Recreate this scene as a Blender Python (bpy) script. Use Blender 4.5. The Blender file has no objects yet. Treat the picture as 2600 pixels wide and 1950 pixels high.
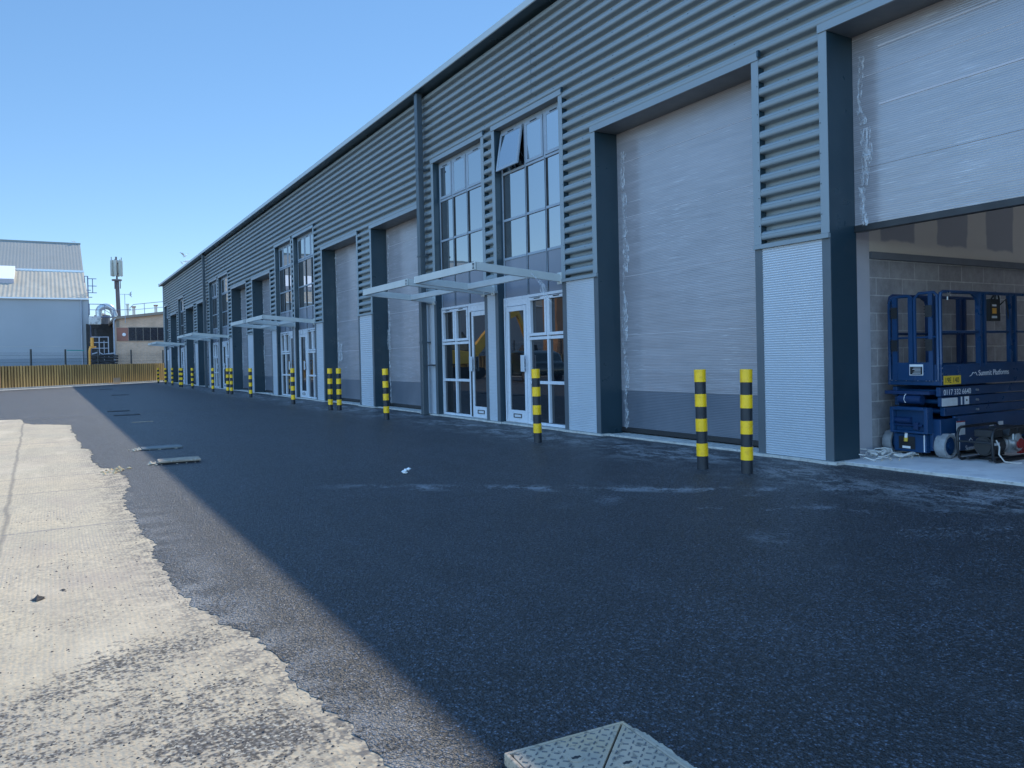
import bpy, math, random
from mathutils import Vector, Matrix
random.seed(7)
S = bpy.context.scene
C = S.collection
R = math.radians

# ------------------------------------------------------------------ mesh helper
class MB:
    def __init__(s):
        s.v = []; s.f = []
    def add(s, vs, fs):
        n = len(s.v)
        s.v += [tuple(p) for p in vs]
        s.f += [tuple(i + n for i in f) for f in fs]
        return s
    def box(s, x0, x1, y0, y1, z0, z1):
        v = [(x0,y0,z0),(x1,y0,z0),(x1,y1,z0),(x0,y1,z0),(x0,y0,z1),(x1,y0,z1),(x1,y1,z1),(x0,y1,z1)]
        return s.add(v, [(0,3,2,1),(4,5,6,7),(0,1,5,4),(1,2,6,5),(2,3,7,6),(3,0,4,7)])
    def obox(s, c, ax, ay, az, hx, hy, hz):
        c = Vector(c); ax = Vector(ax).normalized()*hx; ay = Vector(ay).normalized()*hy; az = Vector(az).normalized()*hz
        v = [c-ax-ay-az, c+ax-ay-az, c+ax+ay-az, c-ax+ay-az, c-ax-ay+az, c+ax-ay+az, c+ax+ay+az, c-ax+ay+az]
        return s.add(v, [(0,3,2,1),(4,5,6,7),(0,1,5,4),(1,2,6,5),(2,3,7,6),(3,0,4,7)])
    def bar(s, p, q, w, h=None, up=(0,0,1)):
        p = Vector(p); q = Vector(q); d = (q-p); L = d.length; d.normalize()
        u = Vector(up)
        if abs(d.dot(u)) > .95: u = Vector((1,0,0))
        a = d.cross(u).normalized(); b = a.cross(d).normalized()
        return s.obox((p+q)/2, d, a, b, L/2, w/2, (h or w)/2)
    def cyl(s, p, q, r, n=16, r2=None, caps=True):
        p = Vector(p); q = Vector(q); d = (q-p).normalized()
        u = Vector((0,0,1)) if abs(d.z) < .9 else Vector((1,0,0))
        a = d.cross(u).normalized(); b = d.cross(a).normalized(); r2 = r if r2 is None else r2
        A = [p + (a*math.cos(t) + b*math.sin(t))*r for t in [2*math.pi*i/n for i in range(n)]]
        B = [q + (a*math.cos(t) + b*math.sin(t))*r2 for t in [2*math.pi*i/n for i in range(n)]]
        f = [(i, (i+1) % n, n+(i+1) % n, n+i) for i in range(n)]
        if caps: f += [tuple(range(n-1,-1,-1)), tuple(range(n, 2*n))]
        return s.add(A+B, f)
    def tube(s, pts, r, n=8, closed=False, rad=None):
        pts = [Vector(p) for p in pts]; m = len(pts); rings = []
        pa = None
        for i, p in enumerate(pts):
            d = (pts[(i+1) % m] - pts[i-1]) if (closed or 0 < i < m-1) else (pts[1]-pts[0] if i == 0 else pts[-1]-pts[-2])
            d.normalize()
            if pa is None:
                u = Vector((0,0,1)) if abs(d.z) < .9 else Vector((1,0,0))
                a = d.cross(u).normalized()
            else:
                a = (pa - d*pa.dot(d)).normalized()
            pa = a; b = d.cross(a).normalized()
            rr = rad[i] if rad else r
            rings.append([p + (a*math.cos(t)+b*math.sin(t))*rr for t in [2*math.pi*k/n for k in range(n)]])
        vs = [p for g in rings for p in g]; fs = []
        for i in range(m if closed else m-1):
            j = (i+1) % m
            fs += [(i*n+k, i*n+(k+1) % n, j*n+(k+1) % n, j*n+k) for k in range(n)]
        if not closed: fs += [tuple(range(n-1,-1,-1)), tuple(range((m-1)*n, m*n))]
        return s.add(vs, fs)
    def prism(s, poly, ext):          # polygon (3d points) extruded by a vector
        n = len(poly); e = Vector(ext); A = [Vector(p) for p in poly]; B = [p+e for p in A]
        return s.add(A+B, [tuple(range(n-1,-1,-1)), tuple(range(n, 2*n))] + [(i,(i+1) % n, n+(i+1) % n, n+i) for i in range(n)])
    def strip(s, prof, y0, y1):       # open profile of (x,z) swept along y
        n = len(prof)
        return s.add([(x,y0,z) for x,z in prof]+[(x,y1,z) for x,z in prof], [(i,i+1,n+i+1,n+i) for i in range(n-1)])
    def build(s, name, m, parent=None, smooth=None, bevel=0, loc=None, fix=True):
        me = bpy.data.meshes.new(name)
        me.from_pydata(s.v, [], s.f)
        if fix:
            import bmesh
            b = bmesh.new(); b.from_mesh(me); bmesh.ops.recalc_face_normals(b, faces=b.faces); b.to_mesh(me); b.free()
        me.materials.append(m)
        if smooth is not None:
            for p in me.polygons: p.use_smooth = True
            try: me.set_sharp_from_angle(angle=R(smooth))
            except Exception: pass
        o = bpy.data.objects.new(name, me); C.objects.link(o)
        if parent is not None: o.parent = parent
        if loc: o.location = loc
        if bevel:
            bv = o.modifiers.new('bevel', 'BEVEL'); bv.width = bevel; bv.segments = 2; bv.limit_method = 'ANGLE'
        return o

def tag(o, label, cat, group=None):
    o['label'] = label; o['category'] = cat
    if group: o['group'] = group
    return o
def structure(o, kind='structure'):
    o['kind'] = kind; return o
def empty(name, loc, rz=0):
    o = bpy.data.objects.new(name, None); C.objects.link(o)
    o.location = loc; o.rotation_euler = (0,0,rz); o.empty_display_size = .2
    return o
def copy_thing(o, loc=None, rz=None):
    r = o.copy(); C.objects.link(r)
    if loc is not None: r.location = loc
    if rz is not None: r.rotation_euler[2] = rz
    for ch in list(o.children):
        c = ch.copy(); C.objects.link(c); c.parent = r
        for g in list(ch.children):
            d = g.copy(); C.objects.link(d); d.parent = c
    return r
def text_mesh(name, body, size, m, parent, loc, rot, align='LEFT'):
    cu = bpy.data.curves.new(name, 'FONT'); cu.body = body; cu.size = size; cu.extrude = .0006; cu.align_x = align
    t = bpy.data.objects.new(name, cu); C.objects.link(t)
    dg = bpy.context.evaluated_depsgraph_get()
    me = bpy.data.meshes.new_from_object(t.evaluated_get(dg))
    bpy.data.objects.remove(t)
    me.materials.clear(); me.materials.append(m)
    o = bpy.data.objects.new(name, me); C.objects.link(o); o.parent = parent; o.location = loc; o.rotation_euler = rot
    return o

# ------------------------------------------------------------------ materials
class N:
    def __init__(s, name):
        s.m = bpy.data.materials.new(name); s.m.use_nodes = True
        s.t = s.m.node_tree; s.t.nodes.clear()
        s.out = s.t.nodes.new('ShaderNodeOutputMaterial')
        s.b = s.t.nodes.new('ShaderNodeBsdfPrincipled')
        s.t.links.new(s.b.outputs[0], s.out.inputs[0])
        s.geo = s.t.nodes.new('ShaderNodeNewGeometry')
        s.tc = s.t.nodes.new('ShaderNodeTexCoord')
    def link(s, a, b): s.t.links.new(a, b)
    def set(s, **k):
        for a, v in k.items():
            i = s.b.inputs[a.replace('_', ' ')]
            if hasattr(v, 'is_output') or hasattr(v, 'links') and not isinstance(v, (tuple, list)): s.link(v, i)
            else: i.default_value = (*v, 1) if isinstance(v, tuple) and len(v) == 3 else v
    def _in(s, sock, v):
        if isinstance(v, bpy.types.NodeSocket): s.link(v, sock)
        else: sock.default_value = v
    def math(s, op, a, b=0., c=None, clamp=False):
        n = s.t.nodes.new('ShaderNodeMath'); n.operation = op; n.use_clamp = clamp
        s._in(n.inputs[0], a); s._in(n.inputs[1], b)
        if c is not None: s._in(n.inputs[2], c)
        return n.outputs[0]
    def map(s, scale=(1,1,1), loc=(0,0,0), src=None):
        n = s.t.nodes.new('ShaderNodeMapping'); n.inputs['Scale'].default_value = scale; n.inputs['Location'].default_value = loc
        s.link(src or s.geo.outputs['Position'], n.inputs[0]); return n.outputs[0]
    def noise(s, scale, detail=3, vec=None, rough=.55, dist=0):
        n = s.t.nodes.new('ShaderNodeTexNoise'); n.inputs['Scale'].default_value = scale
        n.inputs['Detail'].default_value = detail; n.inputs['Roughness'].default_value = rough; n.inputs['Distortion'].default_value = dist
        s.link(vec or s.geo.outputs['Position'], n.inputs['Vector']); return n.outputs['Fac']
    def voro(s, scale, vec=None, feature='F1', out='Distance'):
        n = s.t.nodes.new('ShaderNodeTexVoronoi'); n.feature = feature; n.inputs['Scale'].default_value = scale
        s.link(vec or s.geo.outputs['Position'], n.inputs['Vector']); return n.outputs[out]
    def ramp(s, fac, a, b, lo=0., hi=1., smooth=False):
        n = s.t.nodes.new('ShaderNodeMapRange'); n.clamp = True
        if smooth: n.interpolation_type = 'SMOOTHSTEP'
        s._in(n.inputs[0], fac); n.inputs[1].default_value = a; n.inputs[2].default_value = b; n.inputs[3].default_value = lo; n.inputs[4].default_value = hi
        return n.outputs[0]
    def mix(s, fac, a, b, mode='MIX'):
        n = s.t.nodes.new('ShaderNodeMix'); n.data_type = 'RGBA'; n.blend_type = mode
        s._in(n.inputs[0], fac)
        for i, v in ((6, a), (7, b)):
            if isinstance(v, bpy.types.NodeSocket): s.link(v, n.inputs[i])
            else: n.inputs[i].default_value = (*v, 1) if len(v) == 3 else v
        return n.outputs[2]
    def sep(s, v=None):
        n = s.t.nodes.new('ShaderNodeSeparateXYZ'); s.link(v or s.geo.outputs['Position'], n.inputs[0]); return n.outputs
    def bump(s, h, strength=.3, dist=.01, prev=None):
        n = s.t.nodes.new('ShaderNodeBump'); n.inputs['Strength'].default_value = strength; n.inputs['Distance'].default_value = dist
        s.link(h, n.inputs['Height'])
        if prev is not None: s.link(prev, n.inputs['Normal'])
        return n.outputs[0]

def mat(name, col, rough=.5, metal=0., var=.12, scale=2.5, bump=0., bscale=60., spec=.5, stretch=(1,1,1), tint=None, coat=0.):
    n = N(name)
    v = n.map(stretch)
    f = n.noise(scale, 5, v)
    k = n.ramp(f, .25, .75, 1-var, 1+var)
    c = n.mix(1., col, k, 'MULTIPLY')
    if tint: c = n.mix(n.ramp(n.noise(scale*3.1, 4, v), .5, .72), c, tint)
    n.link(c, n.b.inputs['Base Color'])
    n.set(Roughness=rough, Metallic=metal, Specular_IOR_Level=spec, Coat_Weight=coat)
    n.link(n.ramp(n.noise(scale*2.3, 4, v), .3, .7, max(.02, rough-.08), min(1, rough+.08)), n.b.inputs['Roughness'])
    if bump: n.link(n.bump(n.noise(bscale, 3, v), bump, .01), n.b.inputs['Normal'])
    return n.m

M = {}
M['clad'] = mat('grey_cladding', (.225,.265,.28), .38, 0, .07, 1.3, stretch=(1,.25,1))
M['flash'] = mat('grey_flashing', (.225,.265,.285), .36, 0, .05, 2)
M['dark'] = mat('anthracite_metal', (.018,.042,.058), .34, 0, .12, 1.5)
M['trim'] = mat('dark_grey_trim', (.085,.105,.12), .4, 0, .1, 2)
M['soffit'] = mat('soffit_grey', (.15,.17,.185), .45, 0, .08, 2)
M['silver'] = mat('silver_panel', (.53,.575,.62), .36, .15, .06, 1.2, stretch=(1,1,.4))
M['white_frame'] = mat('silver_white_frame', (.60,.635,.68), .3, 0, .05, 3)
M['grey_frame'] = mat('blue_grey_frame', (.27,.32,.37), .32, 0, .05, 3)
M['seal'] = mat('black_seal', (.012,.015,.018), .5)
M['spandrel'] = mat('grey_spandrel', (.20,.215,.25), .18, 0, .05, 2)
M['canopy'] = mat('pale_steel', (.50,.52,.50), .42, 0, .08, 3)
M['gutter'] = mat('pale_gutter', (.40,.455,.47), .4, 0, .08, 1, stretch=(1,.2,1))
M['pipe'] = mat('downpipe_grey', (.055,.075,.09), .35, 0, .1, 2)
M['roofing'] = mat('roof_sheet', (.35,.37,.38), .5, 0, .1, .6)
M['screw'] = mat('screw_head', (.08,.09,.1), .4, .5)
M['yellow'] = mat('bollard_yellow', (1.0,.585,.006), .38, 0, .09, 6, tint=(.80,.43,.01))
M['black'] = mat('bollard_black', (.018,.022,.028), .5, 0, .2, 6)
M['blue'] = mat('lift_blue', (.008,.047,.125), .33, 0, .15, 3)
M['blue_dark'] = mat('lift_blue_dark', (.007,.032,.10), .45, 0, .2, 4)
M['tyre'] = mat('grey_tyre', (.27,.28,.29), .8, 0, .25, 14, bump=.3)
M['plate_yellow'] = mat('yellow_plate', (.80,.52,.04), .5)
M['white'] = mat('white_print', (.80,.80,.80), .5, 0, .04)
M['paper'] = mat('paper_label', (.62,.63,.63), .6, 0, .08, 20)
M['blackplastic'] = mat('black_plastic', (.02,.021,.023), .45)
M['steel'] = mat('bare_steel', (.5,.5,.5), .35, .8, .15, 8)
M['red'] = mat('engine_red', (.30,.015,.015), .4)
M['cable'] = mat('white_cable', (.62,.60,.56), .55, 0, .15, 10)
M['brass'] = mat('plug_yellow', (.7,.45,.05), .5)
M['frame_black'] = mat('frame_black', (.015,.017,.02), .4)
M['concrete_edge'] = mat('pale_concrete_edge', (.50,.49,.45), .85, 0, .22, 6, bump=.5, bscale=40, tint=(.30,.29,.27))
M['slab'] = mat('floor_slab', (.68,.68,.67), .55, 0, .12, 1.6, tint=(.54,.54,.54))
M['plaster'] = mat('grey_plasterboard', (.80,.79,.77), .8, 0, .05, 2)
M['liner'] = mat('lilac_liner', (.50,.48,.50), .6, 0, .06, 3)
M['beam'] = mat('steel_beam', (.16,.17,.19), .5)
M['wood'] = mat('fence_timber', (.60,.36,.13), .75, 0, .5, 1.6, bump=.2, bscale=25, stretch=(3,3,.25))
M['wood_dark'] = mat('fence_gap_shade', (.12,.08,.03), .8, 0, .25, 2)  # darkened timber, paints the shadow in the gaps between boards
M['mesh_fence'] = mat('dark_green_steel', (.02,.028,.03), .5)
M['wh_wall'] = mat('warehouse_wall', (.36,.375,.39), .6, 0, .05, .4)
M['wh_base'] = mat('warehouse_base', (.25,.28,.31), .7, 0, .05, .5)
M['wh_roof'] = mat('weathered_roof', (.36,.335,.275), .7, 0, .18, .5, stretch=(1.6,.5,.5), tint=(.29,.27,.225))
M['wh_upper'] = mat('upper_cladding', (.26,.262,.24), .7, 0, .05, .5)
M['bright'] = mat('white_sheet', (.88,.88,.87), .5, 0, .03)
M['pinkgrey'] = mat('pink_grey_shade', (.48,.42,.43), .6, 0, .05)
M['buff'] = mat('buff_brick', (.50,.395,.29), .85, 0, .12, 1.2)
M['redbrick'] = mat('red_brick', (.33,.15,.11), .85, 0, .15, 1.5)
M['fascia'] = mat('brown_fascia', (.27,.22,.175), .7)
M['darkglass'] = mat('dark_glazing', (.006,.010,.022), .25)
M['orange'] = mat('orange_paint', (.72,.33,.05), .5, 0, .08)
M['galv'] = mat('galvanised', (.52,.55,.55), .35, .5, .15, 4)
M['tank'] = mat('stained_concrete', (.56,.55,.52), .8, 0, .2, 1.5, tint=(.25,.24,.23))
M['silo'] = mat('dark_corrugated', (.14,.15,.165), .6, 0, .15, 1.5)
M['railblue'] = mat('blue_grey_rail', (.12,.15,.24), .5)
M['railgrey'] = mat('grey_rail', (.36,.38,.42), .5)
M['mast'] = mat('mast_brown_grey', (.16,.14,.15), .5)
M['antenna'] = mat('antenna_panel', (.50,.53,.47), .5)
M['sooty'] = mat('sooty_black', (.035,.035,.037), .7, 0, .3, 3)
M['flue'] = mat('cream_flue', (.62,.56,.46), .6)
M['feather'] = mat('white_feathers', (.85,.85,.85), .8, 0, .03)
M['feather_grey'] = mat('grey_feathers', (.35,.37,.40), .8, 0, .03)
M['digger'] = mat('digger_yellow', (.80,.42,.02), .4)
M['carpaint'] = mat('dark_green_paint', (.012,.03,.026), .15, 0, .05, coat=.6)
M['carglass'] = mat('car_glass', (.02,.025,.03), .06)
M['rubber'] = mat('black_rubber', (.02,.02,.02), .8)
M['tanboard'] = mat('tan_board', (.56,.38,.24), .8)
M['iron'] = mat('cast_cover_stained', (.34,.26,.19), .9, 0, .3, 9, bump=.4, bscale=60, tint=(.50,.43,.34))
M['mortar'] = mat('pale_mortar', (.50,.42,.32), .9, 0, .2, 14, bump=.6, bscale=70)
M['gap'] = mat('dark_gap', (.03,.03,.032), .9)
M['yellowstone'] = mat('yellow_stone', (.60,.43,.24), .9, 0, .2, 10)
M['litter'] = mat('white_paper', (.85,.85,.84), .7, 0, .03)

def glass_mat(name, ior, col=(.006,.008,.011)):
    n = N(name); n.set(Base_Color=col, Roughness=.012, IOR=ior)
    n.link(n.bump(n.noise(1.1, 2), .04, .02), n.b.inputs['Normal'])
    return n.m
M['glass_upper'] = glass_mat('solar_glass', 7.5)
M['glass_lower'] = glass_mat('door_glass', 2.0)

def film_material():
    n = N('film_on_shutter')
    x, y, z = n.sep()
    w = n.map((1, .55, 9))
    a = n.noise(1.6, 6, w, .6, .6)
    b = n.noise(5.5, 5, n.map((1, .35, 16)), .6, .3)
    big = n.noise(.55, 3, n.map((1, 1, 1.4)))
    k = n.math('ADD', n.ramp(a, .32, .68, .88, 1.07), n.ramp(b, .5, .8, 0, .14))
    k = n.math('MULTIPLY', k, n.ramp(big, .3, .7, .9, 1.08))
    fc = n.mix(1., (.295,.285,.30), n.math('MULTIPLY', k, n.ramp(n.math('SINE', n.math('MULTIPLY', z, 2*math.pi/.021)), -1, 1, .9, 1.08)), 'MULTIPLY')  # fine stripes paint the shading of the ribs into the colour
    dash = n.math('MULTIPLY', n.ramp(n.noise(4.2, 4, n.map((1, .55, 26), (3,1,2)), .55), .60, .68), n.ramp(n.noise(.9, 2, None),   .45, .6, .05, .5))
    fc = n.mix(dash, fc, (.80,.80,.83))
    n.link(fc, n.b.inputs['Base Color'])
    n.link(n.ramp(a, .3, .7, .10, .24), n.b.inputs['Roughness'])
    ribs = n.t.nodes.new('ShaderNodeMath'); ribs.operation = 'SINE'
    n.link(n.math('MULTIPLY', z, 2*math.pi/.021), ribs.inputs[0])
    bm = n.bump(ribs.outputs[0], .18, .002)
    bm = n.bump(n.math('ADD', a, n.math('MULTIPLY', b, .5)), .16, .012, bm)
    n.link(bm, n.b.inputs['Normal']); n.set(IOR=1.9)
    return n.m
M['film'] = film_material()
def shutter_bottom():
    n = N('bare_shutter_section')
    x, y, z = n.sep()
    r = n.t.nodes.new('ShaderNodeMath'); r.operation = 'SINE'
    n.link(n.math('MULTIPLY', z, 2*math.pi/.021), r.inputs[0])
    n.link(n.mix(n.ramp(n.noise(1.2, 4), .3, .7), (.10,.115,.14), (.15,.16,.185)), n.b.inputs['Base Color'])
    n.link(n.bump(r.outputs[0], .35, .003), n.b.inputs['Normal']); n.set(Roughness=.3)
    return n.m
M['shutter'] = shutter_bottom()
def torn_film():
    n = N('torn_clear_film')
    tr = n.t.nodes.new('ShaderNodeBsdfTransparent'); mx = n.t.nodes.new('ShaderNodeMixShader')
    n.set(Base_Color=(.80,.83,.86), Roughness=.2, Specular_IOR_Level=.8)
    n.link(n.bump(n.noise(30, 3, None, .6, 1.5), 1., .02), n.b.inputs['Normal'])
    n.link(n.ramp(n.noise(1.0, 4, n.map((30, 34, 7)), .6, 1.), .42, .62, .06, .62), mx.inputs[0])
    n.link(tr.outputs[0], mx.inputs[1]); n.link(n.b.outputs[0], mx.inputs[2]); n.link(mx.outputs[0], n.out.inputs[0])
    return n.m
M['torn'] = torn_film()

def asphalt():
    n = N('fresh_asphalt')
    P = n.geo.outputs['Position']; x, y, z = n.sep()
    jv = n.t.nodes.new('ShaderNodeVectorMath'); jv.operation = 'ADD'
    nz = n.t.nodes.new('ShaderNodeTexNoise'); nz.inputs['Scale'].default_value = 60
    n.link(P, nz.inputs['Vector'])
    sc = n.t.nodes.new('ShaderNodeVectorMath'); sc.operation = 'SCALE'; sc.inputs['Scale'].default_value = .008
    n.link(nz.outputs['Color'], sc.inputs[0]); n.link(P, jv.inputs[0]); n.link(sc.outputs[0], jv.inputs[1])
    chip = n.voro(104, jv.outputs[0]); cell = n.voro(104, jv.outputs[0], out='Color')
    chip2 = n.voro(210, jv.outputs[0])
    cs = n.t.nodes.new('ShaderNodeSeparateColor'); n.link(cell, cs.inputs[0])
    tone = n.math('MULTIPLY', n.ramp(cs.outputs[0], 0, 1, .35, 1.75), n.ramp(chip, .25, .72, 1.25, .15))
    tone = n.math('MULTIPLY', tone, n.ramp(chip2, .1, .8, 1.15, .8))
    pit = n.voro(46, jv.outputs[0]); grit = n.noise(85, 2)
    tone = n.math('MULTIPLY', tone, n.ramp(n.math('ADD', pit, n.math('MULTIPLY', grit, .5)), .45, .82, 1.3, .22))
    pale_chip = n.ramp(cs.outputs[1], .84, .92, 0, 2.6)  # a few random chips get a paler tone
    tone = n.math('ADD', tone, n.math('MULTIPLY', pale_chip, n.ramp(chip, .15, .4, 1, 0)))
    patch = n.math('MULTIPLY', n.ramp(n.noise(.35, 4), .35, .65, .86, 1.15), n.ramp(n.noise(2.2, 5), .35, .65, .8, 1.2))
    tone = n.math('MULTIPLY', tone, patch)
    col = n.mix(1., (.062,.072,.092), tone, 'MULTIPLY')
    # roller / tyre marks: long soft streaks parallel to the building
    st = n.noise(1., 4, n.map((3.2, .16, 1)))
    col = n.mix(n.ramp(st, .52, .70, 0, .10), col, (.11,.118,.13))
    wear = n.noise(1.1, 5, n.map((1, .45, 1), (4,2,0)), .6, .8)
    col = n.mix(n.ramp(wear, .56, .68, 0, .28), col, (.028,.031,.037))
    # loop left by a turning machine
    dx = n.math('SUBTRACT', x, 1.5); dy = n.math('SUBTRACT', y, 19.7)
    d = n.math('SQRT', n.math('ADD', n.math('POWER', dx, 2.), n.math('POWER', n.math('MULTIPLY', dy, .72), 2.)))
    for r0, w in ((2.05, .07), (1.78, .06)):
        ring = n.ramp(n.math('ABSOLUTE', n.math('SUBTRACT', d, r0)), w*.5, w, 1, 0)
        ring = n.math('MULTIPLY', ring, n.ramp(x, 1.2, 2.2))
        ring = n.math('MULTIPLY', ring, n.ramp(n.noise(1.4, 2), .35, .6, .1, .8))
        col = n.mix(ring, col, (.02,.021,.026))
    # pale dust and spilt mortar along the foot of the building
    fac = n.math('MULTIPLY', n.ramp(x, 5.1, 6.2, smooth=True), n.ramp(n.noise(.8, 3), .36, .56, .1, 1))
    dn = n.noise(5.5, 7, n.map((1, .55, 1)), .7, .8); dn2 = n.noise(38, 4)
    dust = n.math('MULTIPLY', n.ramp(n.math('ADD', dn, n.math('MULTIPLY', n.math('SUBTRACT', dn2, .5), .45)), .47, .57), fac)
    dust = n.math('MULTIPLY', dust, n.ramp(x, 6.5, 6.8, 1., .35))
    col = n.mix(n.math('MULTIPLY', dust, .8), col, (.36,.365,.37))
    # line of pale scuffs running across the yard
    t = n.math('ADD', n.math('MULTIPLY', n.math('SUBTRACT', x, 2.32), .649), n.math('MULTIPLY', n.math('SUBTRACT', y, 7.08), .761))
    ln = n.ramp(n.math('ABSOLUTE', t), .04, .22, 1, 0)
    sn = n.noise(2.6, 5, n.map((1, 1, 1)), .65, .5)
    gate = n.math('MULTIPLY', n.ramp(x, 2.0, 2.8), ln)
    sc2 = n.math('MULTIPLY', gate, n.ramp(n.math('ADD', sn, n.math('MULTIPLY', n.math('SUBTRACT', dn2, .5), .5)), .50, .60))
    col = n.mix(n.math('MULTIPLY', sc2, .75), col, (.34,.35,.37))
    xe = n.ramp(y, 2.1, 5.3, .80, .53)
    ed = n.math('SUBTRACT', x, xe)
    dsp = n.math('MULTIPLY', n.ramp(ed, -.05, .30, 1, 0), n.ramp(y, 9, 6))
    dsp = n.math('MULTIPLY', dsp, n.ramp(n.math('ADD', n.noise(3., 4), n.math('MULTIPLY', n.math('SUBTRACT', n.noise(60, 3), .5), .9)), .46, .60))
    col = n.mix(n.math('MULTIPLY', dsp, .6), col, (.32,.315,.31))
    # stray scuffs further right
    reg = n.math('MULTIPLY', n.ramp(x, 3.2, 4.2), n.ramp(y, 6.2, 5.2))
    sc3 = n.math('MULTIPLY', reg, n.ramp(n.math('ADD', n.noise(1.9, 6, None, .7), n.math('MULTIPLY', n.math('SUBTRACT', dn2, .5), .5)), .60, .66))
    col = n.mix(n.math('MULTIPLY', sc3, .5), col, (.32,.33,.36))
    n.link(col, n.b.inputs['Base Color'])
    n.link(n.ramp(cs.outputs[1], 0, 1, .34, .62), n.b.inputs['Roughness'])
    h = n.math('ADD', n.math('MULTIPLY', n.ramp(chip, 0, .8, 1, 0), n.ramp(cs.outputs[2], 0, 1, .5, 1.2)), n.math('MULTIPLY', n.ramp(chip2, 0, .8, 1, 0), .35))
    h = n.math('ADD', h, n.math('MULTIPLY', n.ramp(pit, .1, .8, 1, 0), .6))
    n.link(n.bump(h, 1., .010, n.bump(n.noise(3., 5), .25, .02)), n.b.inputs['Normal'])
    n.set(Specular_IOR_Level=.65)
    return n.m
M['asphalt'] = asphalt()

def concrete_yard():
    n = N('old_concrete')
    x, y, z = n.sep()
    big = n.noise(.6, 5); med = n.noise(3.5, 6, None, .6); fine = n.noise(55, 5, None, .7); chips = n.voro(70)
    c = n.mix(n.ramp(big, .3, .7), (.56,.45,.30), (.45,.385,.28))
    c = n.mix(n.ramp(n.noise(.33, 4), .5, .7, 0, .55), c, (.50,.385,.29))
    c = n.mix(n.ramp(med, .45, .75, 0, .6), c, (.34,.295,.235))
    c = n.mix(n.ramp(fine, .47, .66, 0, .7), c, (.27,.25,.21))
    c = n.mix(n.ramp(fine, .25, .45, .35, 0), c, (.65,.55,.40))
    grit = n.noise(30, 4, n.map((1, .8, 1)), .75)
    c = n.mix(n.math('MULTIPLY', n.ramp(grit, .52, .66), n.ramp(n.noise(.9, 4), .35, .65, .25, .8)), c, (.23,.21,.18))
    c = n.mix(n.math('MULTIPLY', n.ramp(grit, .46, .34), .5), c, (.70,.585,.41))
    c = n.mix(n.math('MULTIPLY', n.ramp(y, 5.2, 2.6, 0, .55), n.ramp(n.noise(.7, 4, None), .3, .6, .4, 1)), c, (.335,.285,.215))
    # brushed grooves
    g = n.t.nodes.new('ShaderNodeMath'); g.operation = 'SINE'
    n.link(n.math('ADD', n.math('MULTIPLY', x, 2*math.pi/.021), n.math('MULTIPLY', n.noise(3., 3), 5.)), g.inputs[0])
    gm = n.math('MULTIPLY', n.ramp(g.outputs[0], -.2, -.9, 0, 1), n.ramp(n.noise(1.3, 4), .48, .66, 0, .5))
    c = n.mix(gm, c, (.30,.28,.25))
    stn = n.noise(1., 5, n.map((2.6, .32, 1)), .6, .4)
    c = n.mix(n.ramp(stn, .5, .68, 0, .5), c, (.34,.285,.215))
    c = n.mix(n.ramp(n.noise(1.6, 6, n.map((1, .7, 1), (7,3,0)), .7), .54, .66, 0, .5), c, (.37,.30,.24))
    c = n.mix(n.ramp(n.noise(.8, 5, n.map((1.4, .5, 1), (2,9,0))), .55, .68, 0, .6), c, (.64,.54,.39))
    # joint and cracks
    jx = n.math('ABSOLUTE', n.math('ADD', n.math('ADD', x, n.math('MULTIPLY', y, .0162)), n.math('ADD', .22, n.math('MULTIPLY', n.math('SUBTRACT', n.noise(1.2, 4), .5), .08))))
    c = n.mix(n.ramp(jx, .006, .026, .5, 0), c, (.11,.105,.10))
    for y0, s in ((8.55, .02), (9.75, -.03), (14.2, .03), (6.55, -.05)):
        jy = n.math('ABSOLUTE', n.math('ADD', n.math('SUBTRACT', y, y0), n.math('ADD', n.math('MULTIPLY', x, s), n.math('MULTIPLY', n.math('SUBTRACT', n.noise(1.7, 5), .5), .25))))
        c = n.mix(n.ramp(jy, .006, .03, .6, 0), c, (.17,.165,.17))
    # loose asphalt trodden over the nearest corner
    edge = n.math('ADD', n.ramp(y, 4.9, 2.7, 0, .34), n.ramp(x, -.6, .75, 0, .05))
    blot = n.noise(1.35, 4, n.map((1, 1.7, 1)), .55, .4)
    crumb = n.math('ADD', n.math('MULTIPLY', n.voro(75, None, out='Distance'), .22), n.math('MULTIPLY', n.noise(48, 3), .42))
    lev = n.math('ADD', n.math('ADD', edge, n.math('MULTIPLY', n.math('SUBTRACT', blot, .5), 1.15)), n.math('SUBTRACT', .70, crumb))
    xe = n.ramp(y, 2.1, 5.3, .80, .53)
    lev = n.math('ADD', lev, n.math('MULTIPLY', n.ramp(n.math('SUBTRACT', xe, x), .0, .16, .22, 0), n.ramp(y, 5.8, 4.8)))
    lev = n.math('SUBTRACT', lev, n.math('MULTIPLY', n.ramp(n.math('SUBTRACT', xe, x), .02, .15, .42, 0), n.ramp(y, 3.9, 3.3)))
    lev = n.math('ADD', lev, n.math('MULTIPLY', n.math('SUBTRACT', n.noise(26, 3), .5), .55))
    m1 = n.math('MULTIPLY', n.ramp(lev, .70, .84), n.ramp(y, 5.8, 4.6))
    pale = n.math('MULTIPLY', n.ramp(n.math('SUBTRACT', xe, x), .0, .32, 1, 0), n.ramp(n.voro(55, None, out='Distance'), .36, .58, 0, .85))
    c = n.mix(n.math('MULTIPLY', pale, n.ramp(n.noise(9, 4), .4, .55)), c, (.09,.088,.09))
    c = n.mix(n.math('MULTIPLY', m1, .88), c, n.mix(n.ramp(n.noise(70, 2), .56, .64), n.mix(n.ramp(chips, .15, .6), (.17,.165,.16), (.03,.03,.034)), (.40,.37,.31)))
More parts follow.
